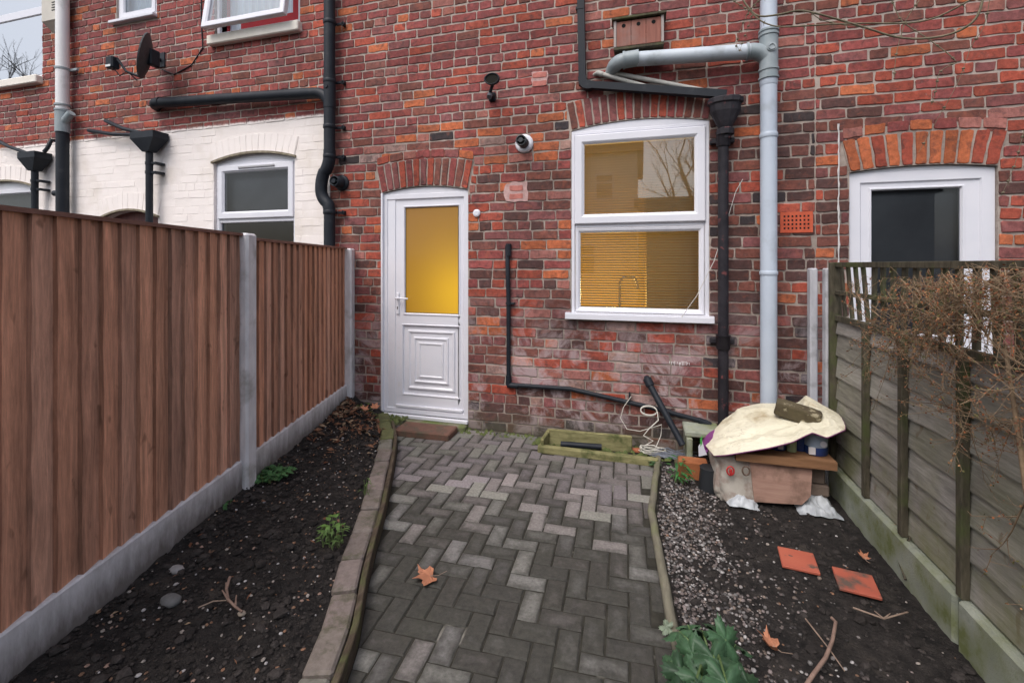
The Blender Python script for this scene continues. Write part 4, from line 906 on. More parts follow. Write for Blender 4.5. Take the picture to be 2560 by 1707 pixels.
# moss, soil inside planter
m = MB()
for q in range(170):
    x, y = R.uniform(-.85, .2), R.uniform(3.55, 3.77)
    r = R.uniform(.01, .03); M = Matrix.Translation((x, y, R.uniform(-.005, .01)))
    n = 6; vs = [M @ Vector((r*math.cos(k*math.pi/3)*R.uniform(.7, 1.2), r*math.sin(k*math.pi/3)*R.uniform(.7, 1.2), 0)) for k in range(6)]+[M @ Vector((0, 0, r*.7))]
    m.add(vs, [(k, (k+1) % 6, 6) for k in range(6)], smooth=True)
for q in range(150):
    x = R.choice([R.uniform(-2.5, -2.05), R.uniform(-1.55, -.8)]); y = R.uniform(3.68, 3.78) if x > -2 else R.uniform(3.58, 3.78); z0 = .0 if x > -2 else zleft(x, y, max(0, min(1, (x-xfence(y))/(kerbx(y)-xfence(y)))))+.004
    r = R.uniform(.008, .026); M = Matrix.Translation((x, y, z0))
    vs = [M @ Vector((r*math.cos(k*math.pi/3)*R.uniform(.7, 1.2), r*math.sin(k*math.pi/3)*R.uniform(.7, 1.2), -.005)) for k in range(6)]+[M @ Vector((0, 0, r*.8))]
    m.add(vs, [(k, (k+1) % 6, 6) for k in range(6)], smooth=True)
tag(m.build('moss', nmat('moss', (.05, .07, .018), (.11, .13, .04), 40, .95, .8)), 'green moss along the foot of the house wall', 'moss', kind='stuff')
# door step and mat
m = MB(); m.box(DO['x0']+.0, DO['x1']-.0, WD-.085, WD+.03, -.03, .043, ch=.012); tag(m.build('door_step', nmat('mossy_step', (.13, .125, .08), (.22, .2, .15), 10, .95, .7, c3=(.11, .14, .04), s3=6, t3=(.45, .6))), 'mossy concrete step directly under the yellow glazed door', 'step')
a, b = G(903, 1001, .0), G(1040, 1004, .0); m = MB(); M = Matrix.Translation((( a.x+b.x)/2, a.y+.11, .022)) @ Matrix.Rotation(.02, 4, 'Z'); L = (b.x-a.x)/2
m.box(-L, L, -.10, .115, -.03, .033, ch=.01, M=M); tag(m.build('brick_slab', nmat('brown_slab', (.10, .05, .035), (.17, .085, .06), 12, .9, .6, c3=(.07, .06, .04), s3=8, t3=(.5, .7))), 'dark reddish brown slab lying on the paving below the door step', 'slab')

# ------------------------------------------------------------------ left fence
def woodatt(name, st, dirt=None, rough=.8):
    m, n, b = newmat(name); a = node(n, 'ShaderNodeVertexColor', layer_name='Col').outputs[0]; v = coords(n, st)
    f = ramp(n, noise_n(n, v, 7, 6, .7, .7), [(.28, .50), (.5, .92), (.75, 1.38)]); col = mix(n, 1.0, a, f, 'MULTIPLY')
    fine = ramp(n, noise_n(n, v, 30, 5, .8), [(.3, .72), (.7, 1.18)]); col = mix(n, 1.0, col, fine, 'MULTIPLY')
    kn = ramp(n, noise_n(n, coords(n, (9, 9, 5)), 1.6, 2, .5, .4), [(.67, 0.0), (.73, 1.0)]); col = mix(n, math_n(n, 'MULTIPLY', kn, .5), col, (.10, .045, .025))
    gr = ramp(n, noise_n(n, coords(n), 1.7, 4, .6), [(.5, 0.0), (.7, 1.0)]); col = mix(n, math_n(n, 'MULTIPLY', gr, .15), col, (.19, .135, .11))
    if dirt: col = dirt(n, coords(n), col)
    n.links.new(col, b.inputs['Base Color']); b.inputs['Roughness'].default_value = rough; b.inputs['Specular IOR Level'].default_value = .2
    bump(n, b, noise_n(n, v, 26, 5, .7), .5, .004); return m
FEATHER = woodatt('feather_edge_boards', (3.2, 3.2, .28))
def splash(name):
    m, n, b = newmat(name); v = coords(n, (1, 1, .35)); col = ramp(n, noise_n(n, v, 18), [(.3, (.50, .49, .50)), (.7, (.66, .65, .67))])
    col = mix(n, ramp(n, noise_n(n, coords(n), 5, 5), [(.5, 0.0), (.72, .7)]), col, (.32, .30, .29))
    k = math_n(n, 'ADD', sepz(n)[2], math_n(n, 'MULTIPLY', noise_n(n, coords(n, (1, 1, .25)), 22, 4, .7), .16))
    col = mix(n, ramp(n, k, [(.27, .9), (.40, 0.0)]), col, (.13, .115, .105))
    n.links.new(col, b.inputs['Base Color']); b.inputs['Roughness'].default_value = .92; b.inputs['Specular IOR Level'].default_value = .12
    bump(n, b, noise_n(n, v, 130, 4, .7), .5, .004); return m
GRAVB = splash('soil_splashed_concrete')
def fence_panel_left(t0, t1, zt, lab):
    mid = FL((t0+t1)/2, -1.56, .34); e = empty('fence_panel', mid, lab, 'fence panel', 'brown close board fence panels'); m = MB(); t = t0
    while t < t1:
        wd = .1*R.uniform(.93, 1.03); tb = min(t+wd, t1+.01); ta = t
        fb = R.uniform(.82, 1.2); col = tuple(k*fb for k in R.choice([(.67, .35, .23), (.62, .315, .205), (.56, .295, .20), (.72, .40, .28), (.60, .345, .25)]))
        N = 8; zs = [.335+(zt-.335)*i/N for i in range(N+1)]; j1 = [R.uniform(-.0025, .0025) for _ in zs]; vs = []
        bz = R.uniform(-.006, .006)
        for i, z in enumerate(zs):
            z2 = z+(bz if i == 0 else 0)
            vs += [FL(ta, -1.575, z2), FL(ta+.001+j1[i]*.4, -1.543+j1[i], z2), FL((ta+tb)/2, -1.552+j1[i]*.8, z2), FL(tb+.004, -1.562, z2), FL(tb+.004, -1.575, z2)]
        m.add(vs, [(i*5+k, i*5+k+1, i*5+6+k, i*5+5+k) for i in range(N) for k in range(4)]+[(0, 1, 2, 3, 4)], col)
        for f_i in range(len(m.c)-1-N*4, len(m.c)-1, 4): m.c[f_i] = tuple(q*.62 for q in col)  # thick edge faces coloured darker, painting shade into the board joints
        t += wd-.012
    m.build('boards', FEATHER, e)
    m = MB(); A, B = t0, t1
    vs = [FL(q, l, z) for q in (A, B) for l, z in ((-1.585, zt-.002), (-1.533, zt-.004), (-1.533, zt+.012), (-1.585, zt+.018))]; m.add(vs, [(0, 1, 5, 4), (1, 2, 6, 5), (2, 3, 7, 6), (3, 0, 4, 7), (0, 3, 2, 1), (4, 5, 6, 7)]); m.build('capping_rail', CAPW, e)
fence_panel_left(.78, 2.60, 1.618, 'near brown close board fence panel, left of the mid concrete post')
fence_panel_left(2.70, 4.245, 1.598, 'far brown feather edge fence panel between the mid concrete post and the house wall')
def cbox(mb, t0, t1, l0, l1, z0, z1, ch=.008):
    M = Matrix(((-s_, c_, 0, 0), (c_, s_, 0, 0), (0, 0, 1, 0), (0, 0, 0, 1))); mb.box(t0, t1, l0, l1, z0, z1, ch=ch, M=M)
for t0, t1, lab in ((.78, 2.60, 'near concrete gravel board below the brown fence, left of the mid post'), (2.70, 4.25, 'far concrete gravel board running from the mid post to the house wall')):
    m = MB(); cbox(m, t0, t1, -1.585, -1.535, -.05, .338, .006); tag(m.build('gravel_board', GRAVB), lab, 'gravel board', 'concrete gravel boards of the left fence')
for t0, lab, zt, l0 in ((2.60, 'concrete fence post between the two brown fence panels', 1.632, -1.60), (4.25, 'concrete fence post against the house wall left of the door', 1.603, -1.59)):
    m = MB(); cbox(m, t0, t0+.1, l0, l0+.092, -.05, zt, .012)
    cbox(m, t0+.012, t0+.088, l0+.090, l0+.0925, -.05, zt-.02, 0); tag(m.build('concrete_post', CONC), lab, 'fence post', 'concrete fence posts of the left fence')
# ------------------------------------------------------------------ right fence
def YR(X, x=1.205): a, b, v = ray(X, 700); return b*x/a
MOSSDIRT = lambda n, v, col: mix(n, math_n(n, 'MULTIPLY', math_n(n, 'SUBTRACT', 1.0, ramp(n, sepz(n)[2], [(.12, 0.0), (1.0, 1.0)])), ramp(n, noise_n(n, v, 3.0, 5), [(.36, 0.0), (.60, .85)])), col, (.155, .165, .06))
WANEY = woodatt('weathered_waney_boards', (1.0, .30, 3.2), MOSSDIRT, .9)
yA, yB = 3.36, 1.52
e = empty('fence_panel', (1.22, 2.5, .19), 'old grey green overlap fence panel with lattice top on the right', 'fence panel')
m = MB(); z = .185; k = 0
while z < 1.10:
    hgt = .138; N = 44; fb = R.uniform(.82, 1.15); col = tuple(q*fb for q in R.choice([(.29, .27, .235), (.33, .31, .275), (.25, .235, .20), (.31, .29, .26)])); vs = []
    zt = min(z+hgt+.02, 1.12)
    for i in range(N+1):
        y = yA+(yB-yA)*i/N; wv = .012*noise.noise(Vector((y*2.2, k*5.1, 0)))+.005*noise.noise(Vector((y*9, k*5.1, 0)))
        if k == 0: wv = 0
        vs += [(1.222, y, z+wv), (1.196, y, z+wv+.001), (1.1945, y, z+wv+.008), (1.2015, y, (z+zt)/2+wv*.5), (1.210, y, zt)]
    m.add(vs, [(i*5+j, i*5+j+1, i*5+6+j, i*5+5+j) for i in range(N) for j in range(4)], col); z += hgt; k += 1
m.build('overlap_boards', WANEY, e)
m = MB(); m.add([(1.223, yA, .18), (1.223, yB, .18), (1.223, yB, 1.12), (1.223, yA, 1.12)], [(0, 1, 2, 3)]); m.build('back', DARKW, e)
for X, lean in ((1992, .02), (2078, 0), (2217, 0)):
    y = YR(X, 1.19); m = MB(); m.box(1.168, 1.197, y-.018, y+.018, .18, 1.13, ch=.003); m.build('batten', DARKW, e)
m = MB(); m.box(1.165, 1.23, yA-.0, yA+.035, .16, 1.465, ch=.003); m.build('end_batten', DARKW, e)
tr = MB(); 
for z0, z1 in ((1.095, 1.13), (1.262, 1.287), (1.435, 1.465)): tr.box(1.188, 1.212, yB, yA, z0, z1, ch=.002)
y = yA-.06; i = 0
while y > yB:
    sk = .03 if i < 4 else R.uniform(-.01, .012); q = .013; w3 = .024
    vs = [(xx, yy+dy, zz) for zz, dy in ((1.13, -sk), (1.44, sk)) for xx, yy in ((1.206, y-w3/2), (1.222, y-w3/2), (1.222, y+w3/2), (1.206, y+w3/2))]
    tr.add(vs, [(3, 2, 1, 0), (4, 5, 6, 7), (0, 1, 5, 4), (1, 2, 6, 5), (2, 3, 7, 6), (3, 0, 4, 7)]); y -= .098; i += 1
tr.build('lattice', DARKW, e)
ys = YR(2197, 1.17)
for y0, y1, lab in ((3.40, ys+.008, 'mossy green concrete gravel board under the right fence, the far length'), (ys-.008, 1.0, 'mossy concrete gravel board under the right fence, the near length at the bottom right corner')):
    m = MB(); m.box(1.165, 1.235, y1, y0, -.12, .178, ch=.014); tag(m.build('gravel_board', OLDCONC), lab, 'gravel board', 'gravel boards of the right fence')
for Xa, Xb, yy, lab in ((1861, 1879, 3.62, 'grey concrete post standing closest to the house wall on the right'), (1897, 1915, 3.40, 'pale concrete post at the house end of the old right fence panel')):
    a, b = Q(Xa, 616, yy), Q(Xb, 616, yy); m = MB(); M = Matrix.Identity(4); m.box(a.x, b.x, yy, yy+.07, -.05, a.z, ch=.008); m.box(a.x+.015, b.x-.015, yy-.0015, yy+.001, -.05, a.z-.012)
    tag(m.build('concrete_post', nmat('grey_concrete_post', (.36, .36, .38), (.50, .50, .53), 14, .9, .5, st=(1, 1, .3), c3=(.2, .2, .2), s3=7, t3=(.5, .7))), lab, 'fence post', 'concrete posts at the house end of the right fence')

# ------------------------------------------------------------------ the covered pile by the right fence
def sphere_mesh(n1, n2):
    vs = [(math.sin(math.pi*i/n1)*math.cos(2*math.pi*j/n2), math.sin(math.pi*i/n1)*math.sin(2*math.pi*j/n2), math.cos(math.pi*i/n1)) for i in range(n1+1) for j in range(n2)]
    fs = [(i*n2+j, (i+1)*n2+j, (i+1)*n2+(j+1) % n2, i*n2+(j+1) % n2) for i in range(n1) for j in range(n2)]; return vs, fs
def sack(name, c, r, mat, lab, cat, wr=.16, flat=.6, seed=0, rot=0, par=None, se=.55):
    vs, fs = sphere_mesh(26, 40); out = []; Mr = Matrix.Rotation(rot, 3, 'Z')
    for v in vs:
        v = Vector(v); q = Vector([math.copysign(abs(k)**se, k) for k in v])
        f = 1+wr*noise.noise(v*1.8+Vector((seed, 0, 0)))+wr*.45*noise.noise(v*5+Vector((seed, 3, 0)))+wr*.22*abs(noise.noise(v*11+Vector((seed, 3, 0))))
        q = Mr @ Vector((q.x*r[0]*f, q.y*r[1]*f, q.z*r[2]*f)); out.append(Vector(c)+q)
    m = MB(); m.add(out, fs, smooth=True); o = m.build(name, mat, par)
    if lab: tag(o, lab, cat)
    return o
# cardboard, plank and things below
PY = 3.06
a, b, c, dd = Q(1722, 1056, PY+.02), Q(1866, 1072, PY+.02), Q(1862, 1140, PY), Q(1842, 1159, PY)
f_ = Q(1733, 1152, PY)
cb = MB(); quad = [f_, dd, c, b, a]
vs = [Vector((p.x, p.y, p.z)) for p in quad]; vs2 = [p+Vector((0, .012, 0)) for p in vs]
cb.add(vs+vs2, [(0, 1, 2, 3, 4), (9, 8, 7, 6, 5)]+[(j, (j+1) % 5, (j+1) % 5+5, j+5) for j in range(5)])
CARD = nmat('cardboard', (.30, .175, .135), (.40, .25, .195), 6, .85, .3, st=(1, 1, 7), c3=(.20, .12, .09), s3=9, t3=(.5, .7))
tag(cb.build('cardboard_sheet', CARD), 'brown sheet of cardboard leaning under the plank of the covered pile', 'cardboard')
pa, pb = Q(1690, 1046, PY), Q(1922, 1070, PY)
PL = nmat('brown_plank', (.17, .08, .035), (.30, .16, .08), 8, .75, .4, st=(.6, 4, 4))
m = MB(); zt, zb = .0, .0
vs = []
for p, zz in ((pa, 0), (pb, 0)):
    for dy, dz in ((0, -.026), (0, .022), (.34, .022), (.34, -.026)): vs.append((p.x, p.y+dy-.01, p.z+dz))
m.add(vs, [(0, 1, 5, 4), (1, 2, 6, 5), (2, 3, 7, 6), (3, 0, 4, 7), (0, 3, 2, 1), (4, 5, 6, 7)]); tag(m.build('plank', PL), 'brown wooden plank lying as a shelf across the covered pile', 'plank')
pz = (pa.z+pb.z)/2
m = MB(); q = Q(1905, 1110, PY+.2); m.box(pb.x-.18, pb.x-.02, PY+.08, PY+.30, -.02, .06, ch=.008); m.box(pb.x-.17, pb.x-.01, PY+.07, PY+.29, .062, .13, ch=.008); m.box(pb.x-.185, pb.x-.03, PY+.08, PY+.3, .132, pb.z-.028, ch=.008)
tag(m.build('block_stack', nmat('dark_blocks', (.10, .075, .06), (.2, .15, .12), 8, .9, .5)), 'dark stacked blocks propping the right end of the plank', 'blocks')
# beige printed bag with red and dark rings
SACKB = nmat('beige_printed_sack', (.33, .30, .26), (.46, .43, .38), 7, .6, .3, c3=(.26, .2, .17), s3=12, t3=(.5, .65))
bc = Q(1690, 1098, PY+.12); o = sack('compost_sack', (bc.x+.0, bc.y+.05, .125), (.145, .15, .15), SACKB, 'beige crumpled sack with a red and a dark ring, left of the cardboard', 'sack', seed=3, wr=.22, se=.38)
for X, col, nm in ((1680, (.45, .03, .03), 'red'), (1716, (.12, .08, .06), 'brown')):
    p = Q(X, 1086, PY-.045); m = MB(); rr_ = .022; m.tube([(p.x+rr_*math.cos(k)*.9, p.y+.03+.0*k, p.z+rr_*1.2*math.sin(k)) for k in [i*math.pi/8 for i in range(17)]], .005, 6)
    if nm == 'red': m.tube([(p.x, p.y+.028, p.z+.01), (p.x+.005, p.y+.028, p.z-.022)], .009, 8)
    m.build('printed_ring', plain('print_'+nm, col, .6), o)
WPL = nmat('white_plastic_film', (.36, .39, .42), (.50, .53, .56), 8, .45, .3, c3=(.3, .32, .34), s3=7, t3=(.5, .7))
def scrap(cx, cy, rx, ry, hh, seed, lab):
    m = MB(); n1, n2 = 34, 26; vs = []
    for i in range(n1+1):
        for j in range(n2+1):
            u, v = i/n1*2-1, j/n2*2-1; rr_ = 1+.18*noise.noise(Vector((u*2, v*2, seed)))
            e_ = max(0, 1-(abs(u)**2.5+abs(v)**2.5)); f_ = max(0, 1-abs(noise.noise(Vector((u*2.2+v, v*2-u, seed))))*5)
            vs.append((cx+u*rx*rr_, cy+v*ry*rr_, -.004+hh*(e_**.5)*(.55+.45*noise.noise(Vector((u*1.5, v*1.5, seed+5))))+.016*f_*(e_ > .05)))
    m.add(vs, [(i*(n2+1)+j, (i+1)*(n2+1)+j, (i+1)*(n2+1)+j+1, i*(n2+1)+j+1) for i in range(n1) for j in range(n2)], smooth=True)
    tag(m.build('plastic_bag', WPL), lab, 'bag')
p = Q(1704, 1146, PY+.0); scrap(p.x, p.y+.06, .085, .12, .055, 3.3, 'white plastic bag lying flat at the lower left of the pile')
p = Q(1880, 1156, PY+.0); scrap(p.x, p.y+.08, .105, .12, .085, 7.7, 'pale grey plastic bag bulging at the lower right of the pile')
# tins and tubs on the plank
NAVY = nmat('navy_label', (.012, .03, .12), (.02, .05, .18), 5, .4, 0)
def tub(X, y, r, hgt, lab, bands, cat='tub'):
    p = Q(X, 1040, y); z0 = pz+.024+(p.x-(pa.x+pb.x)/2)*(pb.z-pa.z)/(pb.x-pa.x); e = empty('paint_tub', (p.x, y, z0), lab, cat, None)
    for nm, mat, a0, a1, k in bands: m = MB(); m.tube([(p.x, y, z0+hgt*a0), (p.x, y, z0+hgt*a0+.002), (p.x, y, z0+hgt*a1-.002), (p.x, y, z0+hgt*a1)], [r*k*.98, r*k, r*k, r*k*.98], 22); m.build(nm, mat, e)
    return e, p, z0
LB = nmat('pale_blue_plastic', (.25, .33, .42), (.32, .40, .5), 4, .4, 0); PG = nmat('pale_green_plastic', (.33, .42, .22), (.4, .48, .28), 4, .5, 0)
e, p, z0 = tub(1873, PY+.12, .062, .125, 'pale blue and navy round tub with small white label, right end of the plank', [('base_label', NAVY, 0, .38, 1.02), ('body', LB, .38, .96, 1), ('rim', LB, .96, 1.0, 1.05)])
m = MB(); m.box(p.x-.055, p.x-.02, p.y-.066, p.y-.052, z0+.008, z0+.05, ch=.001); m.build('white_label', plain('label_white', (.7, .7, .72), .5), e)
m = MB(); m.tube([(p.x+.022, p.y-.0625, z0+.075), (p.x+.022, p.y-.0655, z0+.075)], .018, 16); m.build('round_logo', plain('logo_white', (.6, .6, .66), .5), e)
tub(1835, PY+.16, .05, .105, 'dark navy round tub behind the pale green bottle', [('body', NAVY, 0, .95, 1), ('rim', BLACKP, .95, 1, 1.04)])
tub(1818, PY+.11, .027, .10, 'pale green bottle standing between dark blue tubs', [('body', PG, 0, .85, 1), ('cap', PG, .85, 1, .6)], 'bottle')
e, p, z0 = tub(1786, PY+.13, .045, .09, 'navy round tub at the left of the pale green bottle', [('body', NAVY, 0, .95, 1), ('rim', BLACKP, .95, 1, 1.04)])
m = MB(); m.box(p.x-.01, p.x+.02, p.y-.047, p.y-.03, z0+.01, z0+.04, ch=.001); m.build('white_label', plain('label_white2', (.55, .5, .55), .5), e)
# stuff under the tarpaulin on the left
tc_ = Q(1735, 985, 3.32); sack('compost_sack', (tc_.x+.04, 3.30, pz+.055), (.16, .10, .035), nmat('dark_sack', (.03, .02, .04), (.08, .05, .09), 6, .6, .2), 'dark sack hidden under the left half of the cream sheet', 'sack', seed=20)
q = Q(1622, 1028, 3.2); m = MB()
gv = [Q(1611, 1014, 3.15), Q(1622, 1000, 3.2), Q(1636, 992, 3.3), Q(1640, 1006, 3.25), Q(1632, 1024, 3.2), Q(1622, 1042, 3.16), Q(1606, 1046, 3.15)]
gb = [v+Vector((.03, .07, 0)) for v in gv]; n = len(gv); m.add(gv+gb, [tuple(range(n)), tuple(range(2*n-1, n-1, -1))]+[(j, (j+1) % n, (j+1) % n+n, j+n) for j in range(n)])
o = m.build('printed_bag', nmat('purple_plastic', (.16, .02, .16), (.24, .04, .24), 5, .5, .2)); tag(o, 'purple printed plastic bag poking out at the left end of the cream sheet', 'bag')
m = MB(); gv = [Q(1604, 1025, 3.148), Q(1613, 1012, 3.148), Q(1618, 1030, 3.148), Q(1624, 1044, 3.148), Q(1605, 1048, 3.148)]; gb = [v+Vector((0, .003, 0)) for v in gv]; n = 5
m.add(gv+gb, [tuple(range(n))]+[(j, (j+1) % n, (j+1) % n+n, j+n) for j in range(n)]); m.build('white_print', plain('white_print', (.6, .6, .65), .5), o)
m = MB(); gv = [Q(1608, 1008, 3.146), Q(1613, 1000, 3.146), Q(1613, 1018, 3.146), Q(1609, 1026, 3.146)]; gb = [v+Vector((0, .003, 0)) for v in gv]; m.add(gv+gb, [(0, 1, 2, 3)]+[(j, (j+1) % 4, (j+1) % 4+4, j+4) for j in range(4)]); m.build('green_print', plain('green_print', (.06, .3, .06), .5), o)
# cream sheet
ctl = [  # columns from left to right: back edge, mid, front edge (survey X, Y, depth)
 [(1648, 985, 3.46), (1628, 1000, 3.34), (1618, 1018, 3.22), (1626, 1030, 3.13), (1640, 1046, 3.08)],
 [(1668, 960, 3.50), (1655, 975, 3.36), (1652, 1000, 3.22), (1662, 1024, 3.08), (1668, 1044, 3.03)],
 [(1700, 936, 3.52), (1692, 950, 3.38), (1694, 980, 3.24), (1702, 1014, 3.06), (1706, 1038, 3.01)],
 [(1745, 926, 3.52), (1742, 940, 3.38), (1748, 968, 3.24), (1758, 1006, 3.06), (1764, 1028, 3.01)],
 [(1790, 926, 3.50), (1790, 940, 3.36), (1800, 966, 3.22), (1814, 1000, 3.06), (1820, 1014, 3.01)],
 [(1832, 924, 3.46), (1834, 946, 3.32), (1846, 970, 3.20), (1858, 984, 3.09), (1866, 993, 3.05)],
 [(1852, 908, 3.40), (1866, 938, 3.28), (1880, 966, 3.18), (1892, 992, 3.07), (1898, 1004, 3.03)],
 [(1890, 930, 3.36), (1898, 948, 3.26), (1908, 966, 3.16), (1918, 984, 3.08), (1924, 994, 3.05)],
 [(1926, 950, 3.32), (1932, 958, 3.24), (1938, 968, 3.16), (1941, 978, 3.10), (1941, 986, 3.08)]]
cp = [[Q(*p) for p in colm] for colm in ctl]
def cr(a, b, c, d, t): return .5*((2*b)+(c-a)*t+(2*a-5*b+4*c-d)*t*t+(3*b-a-3*c+d)*t**3)
def spl(L, u):
    n = len(L)-1; i = min(int(u*n), n-1); t = u*n-i; g = lambda k: L[max(0, min(n, k))]; return cr(g(i-1), g(i), g(i+1), g(i+2), t)
NU, NV = 150, 80; tv = []
for i in range(NU+1):
    for j in range(NV+1):
        u, v = i/NU, j/NV; p = spl([spl(c, v) for c in cp], u)
        amp = min(1, min(u, 1-u, v, 1-v)*9)
        ui, vi = min(int(u*8), 7), min(int(v*4), 3); tu, tw = u*8-ui, v*4-vi
        pl_ = cp[ui][vi].lerp(cp[ui][vi+1], tw).lerp(cp[ui+1][vi].lerp(cp[ui+1][vi+1], tw), tu); p = p.lerp(pl_, .75)
        rg = lambda a, b, q: max(0, 1-abs(noise.noise(Vector((a, b, q))))*7)
        wr = .005*noise.noise(Vector((u*5+v*3, v*4-u*2, 0)))+.008*rg(u*3+v*2.5, v*2-u*1.2, 2)+.004*rg(u*6-v*4, v*3+u*2, 6)+.0015*rg(u*15+v*4, v*9-u*4, 9)
        wr += -.012*math.exp(-((v-.45-.25*math.sin(u*3))/.05)**2)*(u > .15)*(u < .85)
        edge = min(u, 1-u, v, 1-v); wr += -.016*math.exp(-((v-.75+.35*u)/.035)**2)*(u < .6)+.010*math.exp(-((u-.22-.18*v)/.02)**2)+.012*math.exp(-((u-.72+.2*v)/.025)**2); p = p+Vector((.004*noise.noise(Vector((u*6, v*6, 9))), wr*.4*amp, wr*1.0*amp)); tv.append(p)
m = MB(); ff = [(i*(NV+1)+j, (i+1)*(NV+1)+j, (i+1)*(NV+1)+j+1, i*(NV+1)+j+1) for i in range(NU) for j in range(NV)]
m.add(tv, ff, smooth=True)
TARP = nmat('cream_plastic_sheet', (.60, .565, .43), (.68, .645, .51), 4, .45, .15, c3=(.36, .29, .18), s3=6, t3=(.56, .74), spec=.4)
nn = TARP.node_tree; bs_ = nn.nodes['Principled BSDF']; vv = coords(nn, (1, 1.6, 1.6)); q1 = noise_n(nn, vv, 5.5, 4, .6, .6)
base_l = bs_.inputs['Base Color'].links[0].from_socket
vein = ramp(nn, q1, [(.455, 0.0), (.47, 1.0), (.485, 0.0)]); crease_mask = ramp(nn, noise_n(nn, vv, 3, 4), [(.45, 0.0), (.65, 1.0)])  # thin dark crumple lines, crease shade painted into the sheet colour
nn.links.new(mix(nn, math_n(nn, 'MULTIPLY', math_n(nn, 'MULTIPLY', vein, crease_mask), .5), base_l, (.20, .17, .12)), bs_.inputs['Base Color'])
bump(nn, bs_, ramp(nn, q1, [(.40, 0.0), (.47, 1.0), (.54, 0.0)]), .22, .008)
ts = m.build('cover_sheet', TARP); tag(ts, 'crumpled cream plastic sheet draped over the pile beside the right fence', 'sheet')
m = MB(); und = [p+Vector((0, .004, -.006)) for p in tv]; m.add(und, ff, smooth=True); m.build('purple_underside', plain('purple_back', (.13, .03, .10), .5), ts)
m = MB(); m.tube([tv[i*(NV+1)+NV]+Vector((0, -.001, -.004)) for i in range(4, NU+1)], .0035, 6); m.tube([tv[NU*(NV+1)+j]+Vector((.001, 0, -.004)) for j in range(NV+1)], .003, 6); m.build('purple_hem', plain('purple_hem', (.12, .02, .09), .5), ts)
m = MB()
for cX, cY, dX, dY in ((1700, 1040, 50, -14), (1645, 1012, 30, 26), (1690, 985, 60, -6), (1770, 960, 60, 26)):
    pass
# mossy brick holding it down
M = Matrix.Translation(Q(1832, 952, 3.24)+Vector((0, 0, .012))) @ Matrix.Rotation(-.28, 4, 'Z') @ Matrix.Rotation(.20, 4, 'Y') @ Matrix.Rotation(.1, 4, 'X')
m = MB(); vsb, fsb = sphere_mesh(14, 24); out = []
for v in vsb:
    v = Vector(v); q = Vector([math.copysign(min(1, abs(k)*1.25)**.35, k) if abs(k) > 1e-6 else 0 for k in v]); f = 1+.05*noise.noise(v*4)
    out.append(M @ Vector((q.x*.122*f, q.y*.052*f, q.z*.043*f)))
m.add(out, fsb, smooth=True); tag(m.build('mossy_brick', nmat('mossy_brick', (.055, .04, .025), (.11, .09, .045), 14, .95, .9, c3=(.34, .30, .2), s3=16, t3=(.56, .64))), 'dark mossy brick weighing down the cream sheet', 'brick')
# drain surround, terracotta block, black pot
dc = G(1612, 1040, .0)
m = MB(); a, b = Q(1578, 985, 3.70), Q(1634, 985, 3.70); m.box(a.x-.02, a.x+.02, 3.5, 3.76, 0, a.z, ch=.006); m.box(b.x-.02, b.x+.03, 3.5, 3.76, 0, a.z, ch=.006); m.box(a.x-.03, b.x+.05, 3.52, 3.77, a.z+.001, a.z+.045, ch=.01)
tag(m.build('drain_surround', OLDCONC), 'small mossy concrete surround over the drain at the foot of the wall', 'drain')
m = MB(); a = Q(1590, 1062, 3.32); m.box(a.x-.09, a.x+.10, 3.30, 3.40, -.01, .115, ch=.008); tag(m.build('terracotta_block', nmat('orange_brown_block', (.24, .075, .025), (.36, .13, .05), 8, .9, .5)), 'orange brown clay block standing in front of the drain', 'block')
m = MB(); a = Q(1632, 1090, 3.14); m.tube([(a.x, 3.2, -.01), (a.x, 3.2, .005), (a.x, 3.2, .12), (a.x, 3.2, .135)], [.062, .066, .055, .058], 24); tag(m.build('plant_pot', plain('black_pot', (.025, .028, .032), .5)), 'upturned black plastic pot left of the beige sack', 'pot')
m = MB(); a = G(1590, 1072, 0); m.box(a.x-.12, a.x+.1, a.y-.03, a.y+.02, -.01, .04, ch=.008); tag(m.build('flat_timber', KERBW), 'small damp timber lying in front of the orange brown block', 'timber')
# coil of white cable and its loose loops
WC = plain('white_cable', (.58, .56, .50), .6); m = MB(); cz = Q(1490, 950, 3.66)
def loop(cx, cy, cz, rx, rz, a0, a1, n, dx=0, dz=0, ty=0): return [(cx+rx*math.cos(t)+dx*i/n, cy+ty*math.sin(t), cz+rz*math.sin(t)+dz*i/n) for i, t in [(i, a0+(a1-a0)*i/n) for i in range(n+1)]]
m.tube(loop(cz.x, cz.y, cz.z+.03, .06, .028, 0, 4*math.pi, 40, .0, -.012, .02), .004, 6)
p1 = Q(1500, 940, 3.64)
m.tube([Q(1510, 945, 3.64), Q(1512, 965, 3.6), Q(1490, 985, 3.58), Q(1478, 1000, 3.56), Q(1500, 1012, 3.54), Q(1480, 1024, 3.52)], .0042, 6)
cc_ = G(1495, 1036, .02)
for k in range(5): m.tube([(q[0], cc_.y+(q[2])*1.0, .02+.008*k+.004*math.sin(i)) for i, q in enumerate(loop(cc_.x+R.uniform(-.015, .015), 0, 0, R.uniform(.06, .10), R.uniform(.03, .05), k, k+6.0, 24))], .0038, 6)
m.tube([Q(1450, 910, 3.72), Q(1432, 935, 3.70), Q(1425, 960, 3.7), Q(1440, 985, 3.66), Q(1470, 990, 3.62), Q(1520, 975, 3.6), Q(1518, 1000, 3.58), Q(1505, 1030, 3.5)], .0028, 6)
tag(m.build('cable_coil', WC), 'tangled coil of white cable hanging by the drain pipe and heaped on the ground', 'cable')
m = MB(); cc_ = G(1520, 1046, .01)
